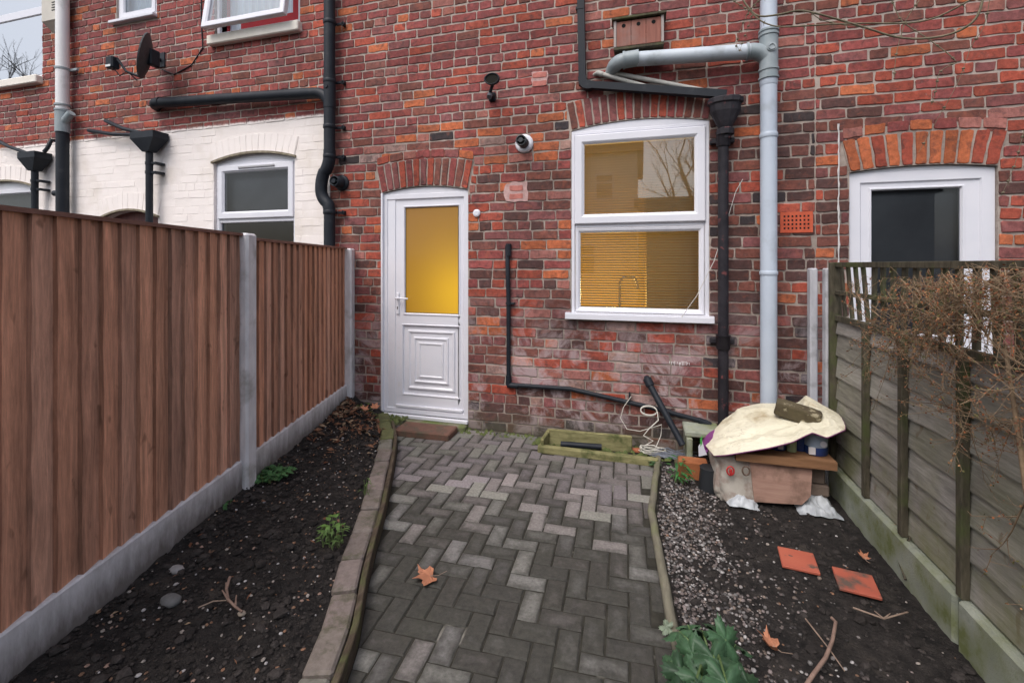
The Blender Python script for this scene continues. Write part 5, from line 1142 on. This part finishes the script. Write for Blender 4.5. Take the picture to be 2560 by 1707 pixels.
for k in range(70):
    a1 = R.uniform(-.5, .5); L = R.uniform(.08, .22); p = Vector((cc_.x+R.uniform(-.09, .08), cc_.y+R.uniform(-.05, .05), R.uniform(.0, .03)))
    m.tube([p, p+Vector((L*.5*math.cos(a1), L*.5*math.sin(a1)*.5, R.uniform(0, .03))), p+Vector((L*math.cos(a1), L*math.sin(a1)*.5, R.uniform(0, .01)))], .0022, 4)
tag(m.build('frayed_rope', nmat('grey_rope', (.16, .18, .22), (.3, .32, .37), 20, .8, 0)), 'frayed bundle of grey string on the ground beside the white cable', 'rope')
m = MB(); a = G(1455, 1036, 0); 
for k in range(6): p = a+Vector((R.uniform(-.05, .05), R.uniform(-.02, .02), .012)); m.box(p.x-.02, p.x+.02, p.y-.012, p.y+.012, 0, .025, ch=.005)
tag(m.build('brick_rubble', nmat('orange_rubble', (.28, .08, .03), (.4, .14, .07), 15, .9, .4)), 'small orange brick fragments beside the white cable', 'rubble')
# red tiles
for X, Y, rot, lab in ((1833, 1283, -.12, 'square red clay tile on the soil, the one nearer the paving'), (1966, 1334, -.16, 'square red clay tile on the soil, the one nearer the right fence, partly muddy')):
    p = G(X, Y, .012); m = MB(); M = Matrix.Translation((p.x, p.y, .006)) @ Matrix.Rotation(rot, 4, 'Z') @ Matrix.Rotation(.03, 4, 'X'); m.box(-.078, .078, -.078, .078, -.008, .006, ch=.003, M=M)
    tag(m.build('clay_tile', nmat('red_clay_tile', (.34, .075, .045), (.42, .11, .065), 5, .8, .2, c3=(.10, .07, .055), s3=9, t3=(.56 if X < 1900 else .47, .62))), lab, 'tile', 'red clay tiles on the soil')

# ------------------------------------------------------------------ pebbles, crumbs, leaves
ico = []; t_ = (1+5**.5)/2
for a1, b1 in ((1, t_), (-1, t_), (1, -t_), (-1, -t_)): ico += [(0, a1, b1), (a1, b1, 0), (b1, 0, a1)]
ICO = [Vector(v).normalized() for v in ico]
def hull_faces(V):
    n = len(V); fs = []; el = min((V[0]-V[i]).length for i in range(1, n))*1.05
    for i in range(n):
        for j in range(i+1, n):
            for k in range(j+1, n):
                if (V[i]-V[j]).length < el and (V[j]-V[k]).length < el and (V[i]-V[k]).length < el:
                    fs.append((i, j, k) if (V[j]-V[i]).cross(V[k]-V[i]).dot(V[i]) > 0 else (i, k, j))
    return fs
IF = hull_faces(ICO)
def pebble(mb, x, y, z, r, col, smooth=True):
    sx, sy, sz = R.uniform(.7, 1.3), R.uniform(.7, 1.3), R.uniform(.4, .8); an = R.uniform(0, 6.3); ca, sa1 = math.cos(an), math.sin(an)
    vs = []
    for v in ICO: q = Vector((v.x*sx, v.y*sy, v.z*sz))*r*R.uniform(.85, 1.12); vs.append((x+q.x*ca-q.y*sa1, y+q.x*sa1+q.y*ca, z+q.z))
    mb.add(vs, IF, col, 0, smooth)
STONE = attmat('pebbles', .7, .25, 60, .3, .001)
m = MB(); cnt = 0
while cnt < 4300:
    y = 1.25+2.25*R.random(); x0 = interp(KR, y)+.035; x = x0+abs(R.gauss(0, .30))
    lim = .55-.08*abs(y-2.6)
    if x > 1.14: continue
    dens = 1.0 if x < x0+.32 else .45
    if noise.noise(Vector((x*4, y*4, 9))) < (-.22 if x < x0+.3 else .02) and R.random() < .75: continue
    if R.random() > dens: continue
    if y > 3.05 and x > .5: continue
    r = R.choice([.004, .005, .006, .007, .008, .010]); f = R.uniform(.28, .95)
    col = R.choice([(.30, .25, .24), (.34, .31, .30), (.17, .14, .13), (.2, .185, .18), (.24, .19, .16), (.10, .09, .09), (.46, .44, .43)])
    pebble(m, x, y, zright(x, y, 0)+r*.35, r, tuple(k*f for k in col)); cnt += 1
tag(m.build('pebbles', STONE), 'small pale pinkish pebbles scattered over the soil right of the paving', 'pebbles', kind='stuff')
SOILC = attmat('soil_crumbs', .95, .4, 60, .8, .003)
m = MB()
for k in range(11000):
    left = k < 7400
    y = R.uniform(.75, 3.7)
    if left: s = R.random(); x = xfence(y)+(kerbx(y)-xfence(y))*s; z = zleft(x, y, s)
    else: x = interp(KR, y)+.04+(1.14-interp(KR, y)-.04)*R.random(); z = zright(x, y, 0)
    u = R.random(); r = R.uniform(.002, .009) if u < .92 else R.uniform(.009, .024)
    f = R.uniform(.6, 1.4); col = (.036*f, .031*f, .029*f)
    if R.random() < (.10 if left else .04): r = R.uniform(.003, .009); col = R.choice([(.3, .2, .16), (.34, .30, .27), (.25, .14, .09), (.42, .4, .4), (.2, .12, .08)])
    pebble(m, x, y, z+r*.2, r, col, False)
tag(m.build('soil_crumbs', SOILC), 'lumps of dark earth and grit covering both soil beds', 'soil', kind='stuff')
# leaf litter in the far left corner
m = MB()
for k in range(560):
    y = min(3.74, 3.45-abs(R.gauss(0, .35))+.15) if k < 440 else R.uniform(1.1, 3.5); s = R.random()**1.5 if k < 440 else R.random(); x = xfence(y)+.02+(kerbx(y)-xfence(y))*s; z = zleft(x, y, s)+R.uniform(.004, .02)
    L = R.uniform(.01, .036) if k < 440 else R.uniform(.005, .016); an = R.uniform(0, 6.3); q = Vector((math.cos(an), math.sin(an), R.uniform(-.4, .5)))*L; wv = Vector((-math.sin(an), math.cos(an), R.uniform(-.3, .3)))*L*R.uniform(.15, .5)
    p = Vector((x, y, z)); col = R.choice([(.14, .06, .035), (.20, .10, .06), (.10, .06, .04), (.28, .2, .13)])
    m.add([p-q, p+wv, p+q, p-wv+Vector((0, 0, L*.3))], [(0, 1, 2), (0, 2, 3)], col)
tag(m.build('leaf_litter', attmat('litter', .9, .3, 40, .2, .002)), 'brown shredded leaf litter and bark on the left soil bed, thickest by the wall', 'leaf litter', kind='stuff')
# branches and twigs
def twig(name, pts, r0, r1, mat, lab, cat='twig', side=0):
    pts = [Vector(p) for p in pts]; n = len(pts); m = MB(); m.tube(pts, [r0+(r1-r0)*i/(n-1) for i in range(n)], 7)
    for k in range(side):
        i = R.randrange(1, n-1); d_ = Vector((R.uniform(-1, 1), R.uniform(-1, 1), R.uniform(.1, .5))).normalized()*R.uniform(.03, .07); m.tube([pts[i], pts[i]+d_], [r1*1.2, r1*.5], 5)
    return tag(m.build(name, mat), lab, cat)
STICK = nmat('dead_stick', (.17, .12, .09), (.30, .22, .17), 20, .9, .4); PSTK = nmat('pinkish_root', (.15, .095, .075), (.27, .18, .14), 20, .9, .3)
def GZ(X, Y, z): return G(X, Y, z)
twig('twig', [GZ(1910, 1418, .03), GZ(1920, 1428, .03), GZ(1912, 1470, .035), GZ(1896, 1510, .03), GZ(1868, 1548, .02), GZ(1850, 1575, .015)], .006, .0075, PSTK, 'thick pinkish stick curving down the soil at the bottom right')
twig('twig', [GZ(528, 1325, .16), GZ(520, 1352, .15), GZ(524, 1376, .15), GZ(540, 1392, .145), GZ(556, 1404, .14)], .006, .004, PSTK, 'small forked pinkish root on the left soil bed', side=3)
twig('twig', [GZ(455, 1395, .15), GZ(490, 1380, .15), GZ(520, 1378, .15)], .003, .002, STICK, 'thin pale straight twig left of the forked root')
twig('twig', [GZ(1960, 1395, .03), GZ(2030, 1420, .05), GZ(2085, 1405, .03)], .004, .003, STICK, 'thin dark twig lying beside the right gravel board', side=2)
twig('twig', [GZ(2080, 1180, .1), GZ(2090, 1235, .2), GZ(2062, 1280, .06), GZ(2080, 1330, .02)], .005, .006, DARKW, 'dark thin stem growing up against the mossy right gravel board')
twig('twig', [GZ(1850, 1420, .02), GZ(1905, 1490, .02), GZ(1940, 1540, .02)], .003, .002, STICK, 'thin pale twig crossing the soil left of the pinkish stick')
for X, Y, z, r, lab, c in ((392, 1378, .15, .030, 'larger grey stone on the left bed, the nearer to the camera', (.12, .12, .12)), (405, 1308, .165, .024, 'pale grey stone on the left bed close to the gravel board', (.24, .23, .23)), (325, 1535, .11, .012, 'small orange red stone in the bottom left soil', (.45, .07, .03)), (555, 1408, .12, .012, 'pale round pebble right of the pinkish root', (.3, .25, .2))):
    p = GZ(X, Y, z); m = MB(); vs, fs = sphere_mesh(10, 14); m.add([p+Vector((v[0]*r*1.4*(1+.2*noise.noise(Vector(v)*2+p*9)), v[1]*r*(1+.2*noise.noise(Vector(v)*2+p*5)), v[2]*r*.7)) for v in vs], fs, smooth=True); tag(m.build('stone', nmat('stone_'+str(X), tuple(k*.8 for k in c), tuple(k*1.2 for k in c), 30, .9, .5)), lab, 'stone')
def maple(name, p, size, rot, mat, lab, tilt=(.1, .05), curl=.25):
    out = []; tips = [(90, 1.0), (38, .92), (142, .92), (-12, .66), (192, .66)]
    seq = [(-75, .18), (-40, .48), (-12, .72), (2, .58), (12, .60), (20, .56), (28, .74), (38, 1.0), (46, .78), (54, .80), (62, .60), (70, .72), (78, .80), (90, 1.12), (102, .80), (110, .72), (118, .60), (126, .80), (134, .78), (142, 1.0), (152, .74), (160, .56), (168, .60), (178, .55), (192, .72), (220, .48), (255, .18)]
    M = Matrix.Translation(p) @ Matrix.Rotation(rot, 4, 'Z') @ Matrix.Rotation(tilt[0], 4, 'X') @ Matrix.Rotation(tilt[1], 4, 'Y')
    def P(a, r): x, y = r*math.cos(math.radians(a)), r*math.sin(math.radians(a)); return M @ Vector((x*size, y*size, size*(curl*(x*x+.5*y*y)+.10*math.sin(x*6+y*4))))
    m = MB(); c0 = P(0, 0); o1 = [P(a, r) for a, r in seq]; o2 = [P(a, r*.5) for a, r in seq]; n = len(seq); vs = [c0]+o2+o1
    m.add(vs, [(0, 1+i, 1+(i+1) % n) for i in range(n)]+[(1+i, 1+n+i, 1+n+(i+1) % n, 1+(i+1) % n) for i in range(n)])
    th2 = [v+Vector((0, 0, -.0015)) for v in vs]; m.add(th2, [(0, 1+(i+1) % n, 1+i) for i in range(n)]+[(1+i, 1+(i+1) % n, 1+n+(i+1) % n, 1+n+i) for i in range(n)])
    o = m.build(name, mat); m = MB(); m.tube([c0, P(270, .5), P(268, 1.0)+Vector((0, 0, -.004))], [.0022, .0016, .0012], 5)
    m.build('stalk', STICK, o); return tag(o, lab, 'leaf')
LEAFO = nmat('dead_orange_leaf', (.33, .13, .07), (.46, .20, .11), 12, .8, .3, c3=(.2, .08, .04), s3=25, t3=(.55, .7))
maple('maple_leaf', G(988, 1322, .014), .078, 2.3, LEAFO, 'dry orange brown maple leaf lying on the block paving', (.12, -.12))
maple('maple_leaf', G(1775, 1482, .02), .06, 1.2, LEAFO, 'curled orange brown maple leaf on the soil right of the large green plant', (.3, .2), .6)
maple('maple_leaf', G(1985, 1280, .03), .035, .2, LEAFO, 'small brown leaf beyond the red tiles near the right gravel board', (.3, .2), .6)
for X, Y, r_ in ((860, 936, .0), (838, 940, 1.0)): maple('maple_leaf', G(X, Y, .22), .05, r_, LEAFO, 'brown leaf in the litter by the end post near the door, the %s one' % ('right' if X > 850 else 'left'), (.4, .2), .5)
# green plants
def gleaf(mb, base, dirv, L, wd, col, mi=0, teeth=7, droop=.5, fold=.25, depth=.22, lob=0.0):
    """toothed leaf blade with a folded midrib"""
    d_ = Vector(dirv).normalized(); side = d_.cross(Vector((0, 0, 1)))
    side = side.normalized() if side.length > 1e-3 else Vector((1, 0, 0)); up = side.cross(d_)
    N = teeth*2; rows = []
    for i in range(N+1):
        t = i/N; env = math.sin(math.pi*min(1, t**.75))**.75*(1-.15*t); tooth = 1-(depth if i % 2 else 0); hw = wd*env*tooth
        if lob: hw *= 1+lob*math.sin(t*math.pi*3.0)
        c = base+d_*(L*t)+Vector((0, 0, -droop*L*t*t))+up*(0)
        k = .5*wd*fold*(1 if i % 2 else .8); wob = .10*wd*math.sin(t*9+wd*90)
        rows.append((c+side*(-hw)+up*(k+wob)-d_*(hw*.15 if i % 2 == 0 else 0), c+side*(-hw*.5)+up*(k*.7+wob*.5), c, c+side*(hw*.5)+up*(k*.7-wob*.5), c+side*hw+up*(k-wob)-d_*(hw*.15 if i % 2 == 0 else 0)))
    vs = [p for r in rows for p in r]; mb.add(vs, [(i*5+j, i*5+j+1, i*5+6+j, i*5+5+j) for i in range(N) for j in range(4)], col, mi, True)
def greenmat(name, rough=.45):
    m, n, b = newmat(name); v = coords(n); a = node(n, 'ShaderNodeVertexColor', layer_name='Col').outputs[0]
    f = ramp(n, noise_n(n, v, 35, 4, .7), [(.3, .65), (.7, 1.3)]); n.links.new(mix(n, 1.0, a, f, 'MULTIPLY'), b.inputs['Base Color']); b.inputs['Roughness'].default_value = rough
    b.inputs['Specular IOR Level'].default_value = .3; bump(n, b, noise_n(n, v, 70, 3), .6, .003); return m
GREEN = greenmat('leaf_green'); 
def lobed(mb, c, ax, nr, size, col):
    """broad palmate lobed leaf with toothed margin, c centre of blade, ax towards tip, nr leaf normal"""
    ax = Vector(ax).normalized(); nr = Vector(nr); nr = (nr-ax*nr.dot(ax)).normalized(); sd = ax.cross(nr); out = []; n = 75
    ph = R.uniform(0, 6)
    for ring, q in ((0, .0), (1, .35), (2, .7), (3, 1.0)):
        if ring == 0: out.append(c); continue
        for i in range(n):
            th_ = 2*math.pi*i/n; lobe = .52+.48*abs(math.cos(th_*2.5))**.6; heart = 1-.55*math.exp(-((th_-math.pi)/.35)**2)
            tooth = 1+(.11 if i % 3 == 0 else -.07)*(ring == 3); r = size*q*lobe*heart*tooth
            x, y = r*math.cos(th_), r*math.sin(th_); zz = -.26*size*q*q+.09*size*q*math.cos(th_*5+.3)+.10*size*q*abs(math.sin(th_))+.05*size*math.sin(x*90+ph)*q
            out.append(c+ax*x+sd*y+nr*zz)
    fs = [(0, 1+i, 1+(i+1) % n) for i in range(n)]
    for k in range(2): fs += [(1+k*n+i, 1+(k+1)*n+i, 1+(k+1)*n+(i+1) % n, 1+k*n+(i+1) % n) for i in range(n)]
    mb.add(out, fs, col, 0, True)
# large plant at bottom right
pb_ = G(1618, 1590, 0); e = empty('leafy_plant', (pb_.x, pb_.y, 0), 'large dark green leafy plant with broad toothed leaves at the bottom edge of the photo', 'plant'); m = MB(); st = MB()
spec = [(1650, 1440, .10, .07), (1690, 1480, .10, .07), (1720, 1570, .08, .08), (1560, 1450, .14, .085), (1612, 1448, .17, .085), (1668, 1470, .16, .09), (1700, 1530, .14, .095), (1590, 1500, .20, .085), (1640, 1510, .21, .09), (1565, 1545, .16, .08), (1610, 1560, .21, .09), (1670, 1570, .18, .09), (1540, 1520, .08, .06),
        (1580, 1620, .18, .09), (1640, 1620, .2, .09), (1545, 1600, .1, .07), (1580, 1435, .08, .06)]
base = Vector((pb_.x+.02, pb_.y-.02, 0))
for X, Y, z, sz in spec:
    z += R.uniform(-.05, .05); c0 = G(X, Y, max(z, .03)); ax = (c0-base); ax.z = -.02; ax = ax.normalized()+Vector((R.uniform(-.3, .3), R.uniform(-.3, .3), -.6)); f = R.uniform(.5, 1.45)
    lobed(m, c0, ax, Vector((ax.x*.6+R.uniform(-.3, .3), ax.y*.6-.2+R.uniform(-.3, .3), 1)), sz*.78, (.036*f, .078*f, .038*f)); st.tube([base+Vector((R.uniform(-.02, .02), R.uniform(-.02, .02), 0)), (base+c0)/2+Vector((0, 0, z*.5)), c0], [.005, .004, .003], 6)
m.build('leaves', GREEN, e); st.build('stems', plain('pale_green_stem', (.11, .17, .06), .5), e)
m = MB(); c0 = G(1530, 1438, .05); lobed(m, c0, Vector((-1, .3, -.4)), Vector((-.3, -.3, 1)), .032, (.17, .21, .15)); m.build('withered_leaf', GREEN, e, 'pale withered leaf on the left side')
def tuft(name, X, Y, z, n, spread, L, wd, col, lab, up=.8, mat=GREEN, teeth=4, hw=.0):
    p = G(X, Y, z); e = empty(name, p, lab, 'plant'); m = MB(); s2 = MB()
    for k in range(n):
        an = R.uniform(0, 6.28); b_ = p+Vector((R.uniform(-1, 1)*spread, R.uniform(-1, 1)*spread*.8, 0)); hgt = R.uniform(.2, 1)*up*L*1.6
        tp = b_+Vector((math.cos(an)*.3*L, math.sin(an)*.3*L, hgt)); s2.tube([b_, tp], [.0018, .0012], 4)
        f = R.uniform(.7, 1.35); gleaf(m, tp, (math.cos(an), math.sin(an), R.uniform(-.1, .7)*up), L*R.uniform(.7, 1.2), wd*R.uniform(.8, 1.2), tuple(q*f for q in col), teeth=teeth)
    m.build('leaves', mat, e); s2.build('stems', plain('weed_stem', (.10, .14, .05), .6), e)
tuft('weed', 617, 1090, .17, 150, .12, .034, .018, (.05, .13, .045), 'patch of small bright green leaves at the foot of the mid concrete post', .5)
tuft('weed', 515, 1163, .17, 12, .03, .022, .010, (.05, .13, .045), 'tiny green sprout against the near gravel board', .5)
tuft('weed', 770, 1222, .11, 16, .045, .05, .013, (.09, .17, .04), 'fresh yellow green seedlings beside the edging bricks', .9)
tuft('weed', 765, 1250, .10, 40, .05, .04, .006, (.07, .12, .035), 'grassy tuft just below the yellow green seedlings', 1.2, teeth=2)
tuft('weed', 838, 1137, .08, 10, .02, .05, .004, (.08, .14, .035), 'thin grass blades beside the edging bricks farther up', 1.3, teeth=2)
tuft('weed', 1560, 1108, .0, 26, .03, .075, .011, (.04, .13, .035), 'upright bright green plant on the pebbles near the drain', 1.4, teeth=2)
tuft('weed', 1503, 1068, .02, 10, .02, .03, .016, (.06, .12, .05), 'small round leaved plant on the corner of the timber edging', .5)
# bush in front of the right fence
TW = nmat('brown_twigs', (.11, .072, .042), (.33, .23, .14), 18, .9, .3)
e = empty('bare_bush', (1.1, 1.7, 0), 'tangled brown twiggy bush growing in front of the right fence', 'bush'); st = MB(); bd = MB(); rr = random.Random(5)
def grow(p, d_, L, r, lvl):
    n = max(3, int(L/.035)); pts = [p.copy()]; q = p.copy(); v = d_.normalized()
    for i in range(n):
        v = (v+Vector((rr.uniform(-.12, .12)*.6, rr.uniform(-.12, .12), rr.uniform(-.12, .12)))).normalized()
        q = q+v*(L/n)
        if q.z > 1.40+.10*max(0, 2.1-q.y)+rr.uniform(-.04, .04): v.z = -abs(v.z)-.1; q.z -= .015
        if q.x > 1.19: v.x = -abs(v.x); q.x = 1.19
        if q.x < .98: v.x = abs(v.x)*.6
        pts.append(q.copy())
        if lvl < 2 and rr.random() < (.85 if lvl == 0 else .7): grow(q, (v+Vector((rr.uniform(-.7, .7), rr.uniform(-1, 1), rr.uniform(-.9, 1))))*1.0, L*rr.uniform(.2, .5) if lvl == 0 else rr.uniform(.02, .07), r*.55, lvl+1)
        if rr.random() < .5:
            for _ in range(2):
                bb = q+Vector((rr.uniform(-.006, .006), rr.uniform(-.008, .008), rr.uniform(-.008, .008))); s3 = rr.uniform(.002, .005); f = rr.uniform(.6, 1.3)
                col = rr.choice([(.30, .10, .04), (.22, .09, .05), (.32, .17, .08), (.14, .13, .05)]); col = tuple(k*f for k in col)
                w1 = Vector((rr.uniform(-1, 1), rr.uniform(-1, 1), rr.uniform(-1, 1))).normalized()*s3; w2 = Vector((rr.uniform(-1, 1), rr.uniform(-1, 1), rr.uniform(-1, 1))).normalized()*s3
                bd.add([bb-w1, bb+w2, bb+w1, bb-w2], [(0, 1, 2, 3)], col)
    m_ = len(pts); st.tube(pts, [max(.0007, r*(1-.75*i/(m_-1))) for i in range(m_)], 4, cap=False)
for k in range(30):
    y0 = rr.uniform(1.3, 2.0); z0 = 1.42-.60*rr.random()**1.8; grow(Vector((rr.uniform(1.03, 1.17), y0, z0)), Vector((rr.uniform(-.25, .15), 1, rr.uniform(-.28, .40))), rr.uniform(.3, .8) if z0 > .95 else rr.uniform(.15, .4), rr.uniform(.0018, .0034), 0)
for k in range(16): grow(Vector((rr.uniform(1.0, 1.15), rr.uniform(1.5, 2.35), rr.uniform(1.08, 1.36))), Vector((rr.uniform(-.2, .1), rr.uniform(-.3, 1), rr.uniform(-.5, .7))), rr.uniform(.2, .42), .002, 0)
for y0 in (1.2, 1.35, 1.6): tk = MB(); tk.tube([(1.13, y0, -.03), (1.12, y0+.06, .4), (1.10, y0+.12, .8), (1.1, y0+.2, 1.2)], [.012, .010, .008, .005], 8); tk.build('trunk', TW, e)
for k in range(2): grow(Vector((1.1, 1.6+k*.12, .75)), Vector((0, rr.uniform(.1, .8), -1)), rr.uniform(.2, .4), .003, 0)
st.build('stems', TW, e); bd.build('buds', attmat('bush_buds', .8, .2, 60, .1, .001), e)
# climber stems hanging over the top right corner
CL = nmat('greenish_climber', (.08, .075, .04), (.20, .165, .11), 20, .8, .3)
e = empty('climber', (1.3, 3.2, 1.5), 'thin bare climbing stems arching across the bricks at the top right', 'climber')
cy_ = 3.32
def stem(pts, r0, r1, nodes=True):
    r0 *= .85; r1 *= .85
    m = MB(); P3 = [Q(X, Y, cy_+.05*math.sin(X*.013)) for X, Y in pts]; sm = [spl(P3, i/40) for i in range(41)]; m.tube(sm, [r0+(r1-r0)*i/40 for i in range(41)], 7)
    for i in range(5, 40, 8):
        if nodes:
            for k in range(3): m.tube([sm[i], sm[i]+Vector((R.uniform(-.02, .02), R.uniform(-.012, .012), R.uniform(-.03, .015)))], [.002, .0008], 4)
            m.tube([sm[i]-Vector((.006, 0, 0)), sm[i]+Vector((.006, 0, .002))], .0055, 6)
    m.build('stem', CL, e)
stem([(1700, -10), (1722, 22), (1745, 38), (1790, 34), (1835, 25), (1880, 33), (1940, 50), (2000, 68), (2050, 84), (2110, 90), (2180, 80), (2230, 55), (2252, 20), (2262, -30)], .0065, .008)
stem([(1722, 25), (1750, 50), (1790, 62), (1850, 60), (1920, 56), (2000, 54), (2080, 54), (2140, 44), (2190, 22), (2250, -12)], .005, .006)
stem([(1665, -10), (1700, 12), (1722, 26)], .003, .003)
stem([(1860, 26), (1885, 45), (1930, 56), (1990, 64)], .003, .003)
stem([(2040, -20), (2058, 25), (2075, 52), (2120, 82), (2170, 118), (2195, 140)], .003, .0035)
stem([(2120, -10), (2085, 40), (2070, 80), (2058, 130), (2054, 180)], .003, .002)
stem([(2200, 142), (2160, 165), (2150, 205), (2140, 240)], .0025, .002)
stem([(2275, -10), (2260, 60), (2230, 110), (2200, 190), (2150, 280), (2110, 350)], .002, .0015)
stem([(1722, 25), (1700, 70), (1690, 110)], .0022, .001); stem([(1730, 28), (1712, 80), (1698, 120)], .0018, .001)
stem([(2352, 300), (2330, 380), (2300, 450)], .002, .001); stem([(1722, 24), (1740, 5), (1770, -10)], .003, .003)

# ------------------------------------------------------------------ behind the camera: what the panes reflect
OY = -11.5
oh = empty('terraced_house', (-4, OY, 0), 'cream rendered house across the yards, seen only as a reflection in the kitchen window', 'house')
m = MB(); rect_holes(m, -9.5, -.15, -.2, 6.1, [(-1.85, -1.05, 4.1, 5.2), (-6.2, -5.2, 4.1, 5.4), (-3.0, -1.8, 1.0, 2.3)], OY, -.2, 0); m.box(-9.5, -.15, OY-6, OY-.25, -.2, 6.1); m.build('wall', plain('cream_render', (.86, .76, .60), .9), oh)
m = MB(); m.add([(-9.8, OY+.3, 6.0), (.1, OY+.3, 6.0), (.1, OY-3, 8.4), (-9.8, OY-3, 8.4), (-9.8, OY-6.3, 6.0), (.1, OY-6.3, 6.0)], [(0, 1, 2, 3), (3, 2, 5, 4), (1, 5, 2), (0, 3, 4)]); m.build('roof', plain('brown_roof', (.10, .075, .065), .9), oh)
for x0, x1, z0, z1 in ((-1.85, -1.05, 4.1, 5.2), (-6.2, -5.2, 4.1, 5.4), (-3.0, -1.8, 1.0, 2.3)):
    m = MB(); m.prof(x0, x1, z0, z1, [(0, OY-.05), (0, OY+.03), (.07, OY+.03), (.09, OY-.03)]); m.box(x0+.05, x1-.05, OY-.04, OY+.02, (z0+z1)/2+.14, (z0+z1)/2+.22); f1 = m.build('window', UPVC, oh); m = MB(); m.box(x0+.05, x1-.05, OY-.06, OY-.05, z0, z1); m.build('pane', plain('far_pane', (.10, .11, .12), .1), f1)
oh2 = empty('sky_blocker', (4, -10, 0), 'made-up brown outhouse behind the camera, reflected in the lower kitchen pane', 'blocker'); m = MB(); m.box(-.1, 9, -12, -10, -.2, 3.75); m.build('wall', plain('blocker_brown', (.20, .14, .10), .9), oh2); m = MB(); m.box(-.25, 9.15, -12.1, -9.85, 3.75, 3.9); m.build('roof', plain('blocker_top', (.08, .075, .07), .9), oh2)  # block added to hide the sky from the lower pane's reflection
def bare_tree(x, y, hgt, seed, lab):
    rt = random.Random(seed); e = empty('bare_tree', (x, y, 0), lab, 'tree', 'bare trees behind the photographer'); tk = MB(); br = MB()
    def g(p, d_, L, r, lv):
        n = 5; pts = [p]; q = p; v = d_
        for i in range(n): v = (v+Vector((rt.uniform(-.14, .14), rt.uniform(-.14, .14), rt.uniform(-.05, .12)))).normalized(); q = q+v*L/n; pts.append(q)
        (tk if lv == 0 else br).tube(pts, [r*(1-.45*i/n) for i in range(n+1)], 7 if lv < 2 else 4, cap=False)
        if lv < 5:
            for k in range(3 if lv else 5):
                j = pts[rt.choice([2, 3, 4, 5]) if lv else rt.choice([3, 4, 5])]; g(j, (v+Vector((rt.uniform(-.9, .9), rt.uniform(-.9, .9), rt.uniform(-.2, .6)))).normalized(), L*rt.uniform(.5, .72), r*.5, lv+1)
    g(Vector((x, y, -.1)), Vector((rt.uniform(-.05, .05), 0, 1)), hgt*.42, hgt*.016, 0)
    tk.build('trunk', plain('bark', (.06, .05, .04), .95), e); br.build('crown', plain('branch_bark', (.07, .055, .045), .95), e)
bare_tree(2.4, -9.2, 9.0, 5, 'second bare tree behind the camera, right of the first in the reflection')
bare_tree(1.3, -8.5, 8.5, 3, 'bare tree behind the camera, reflected in the kitchen window')
bare_tree(-33, -12, 19, 8, 'tall bare tree far to the left behind the camera, reflected in the far left window')
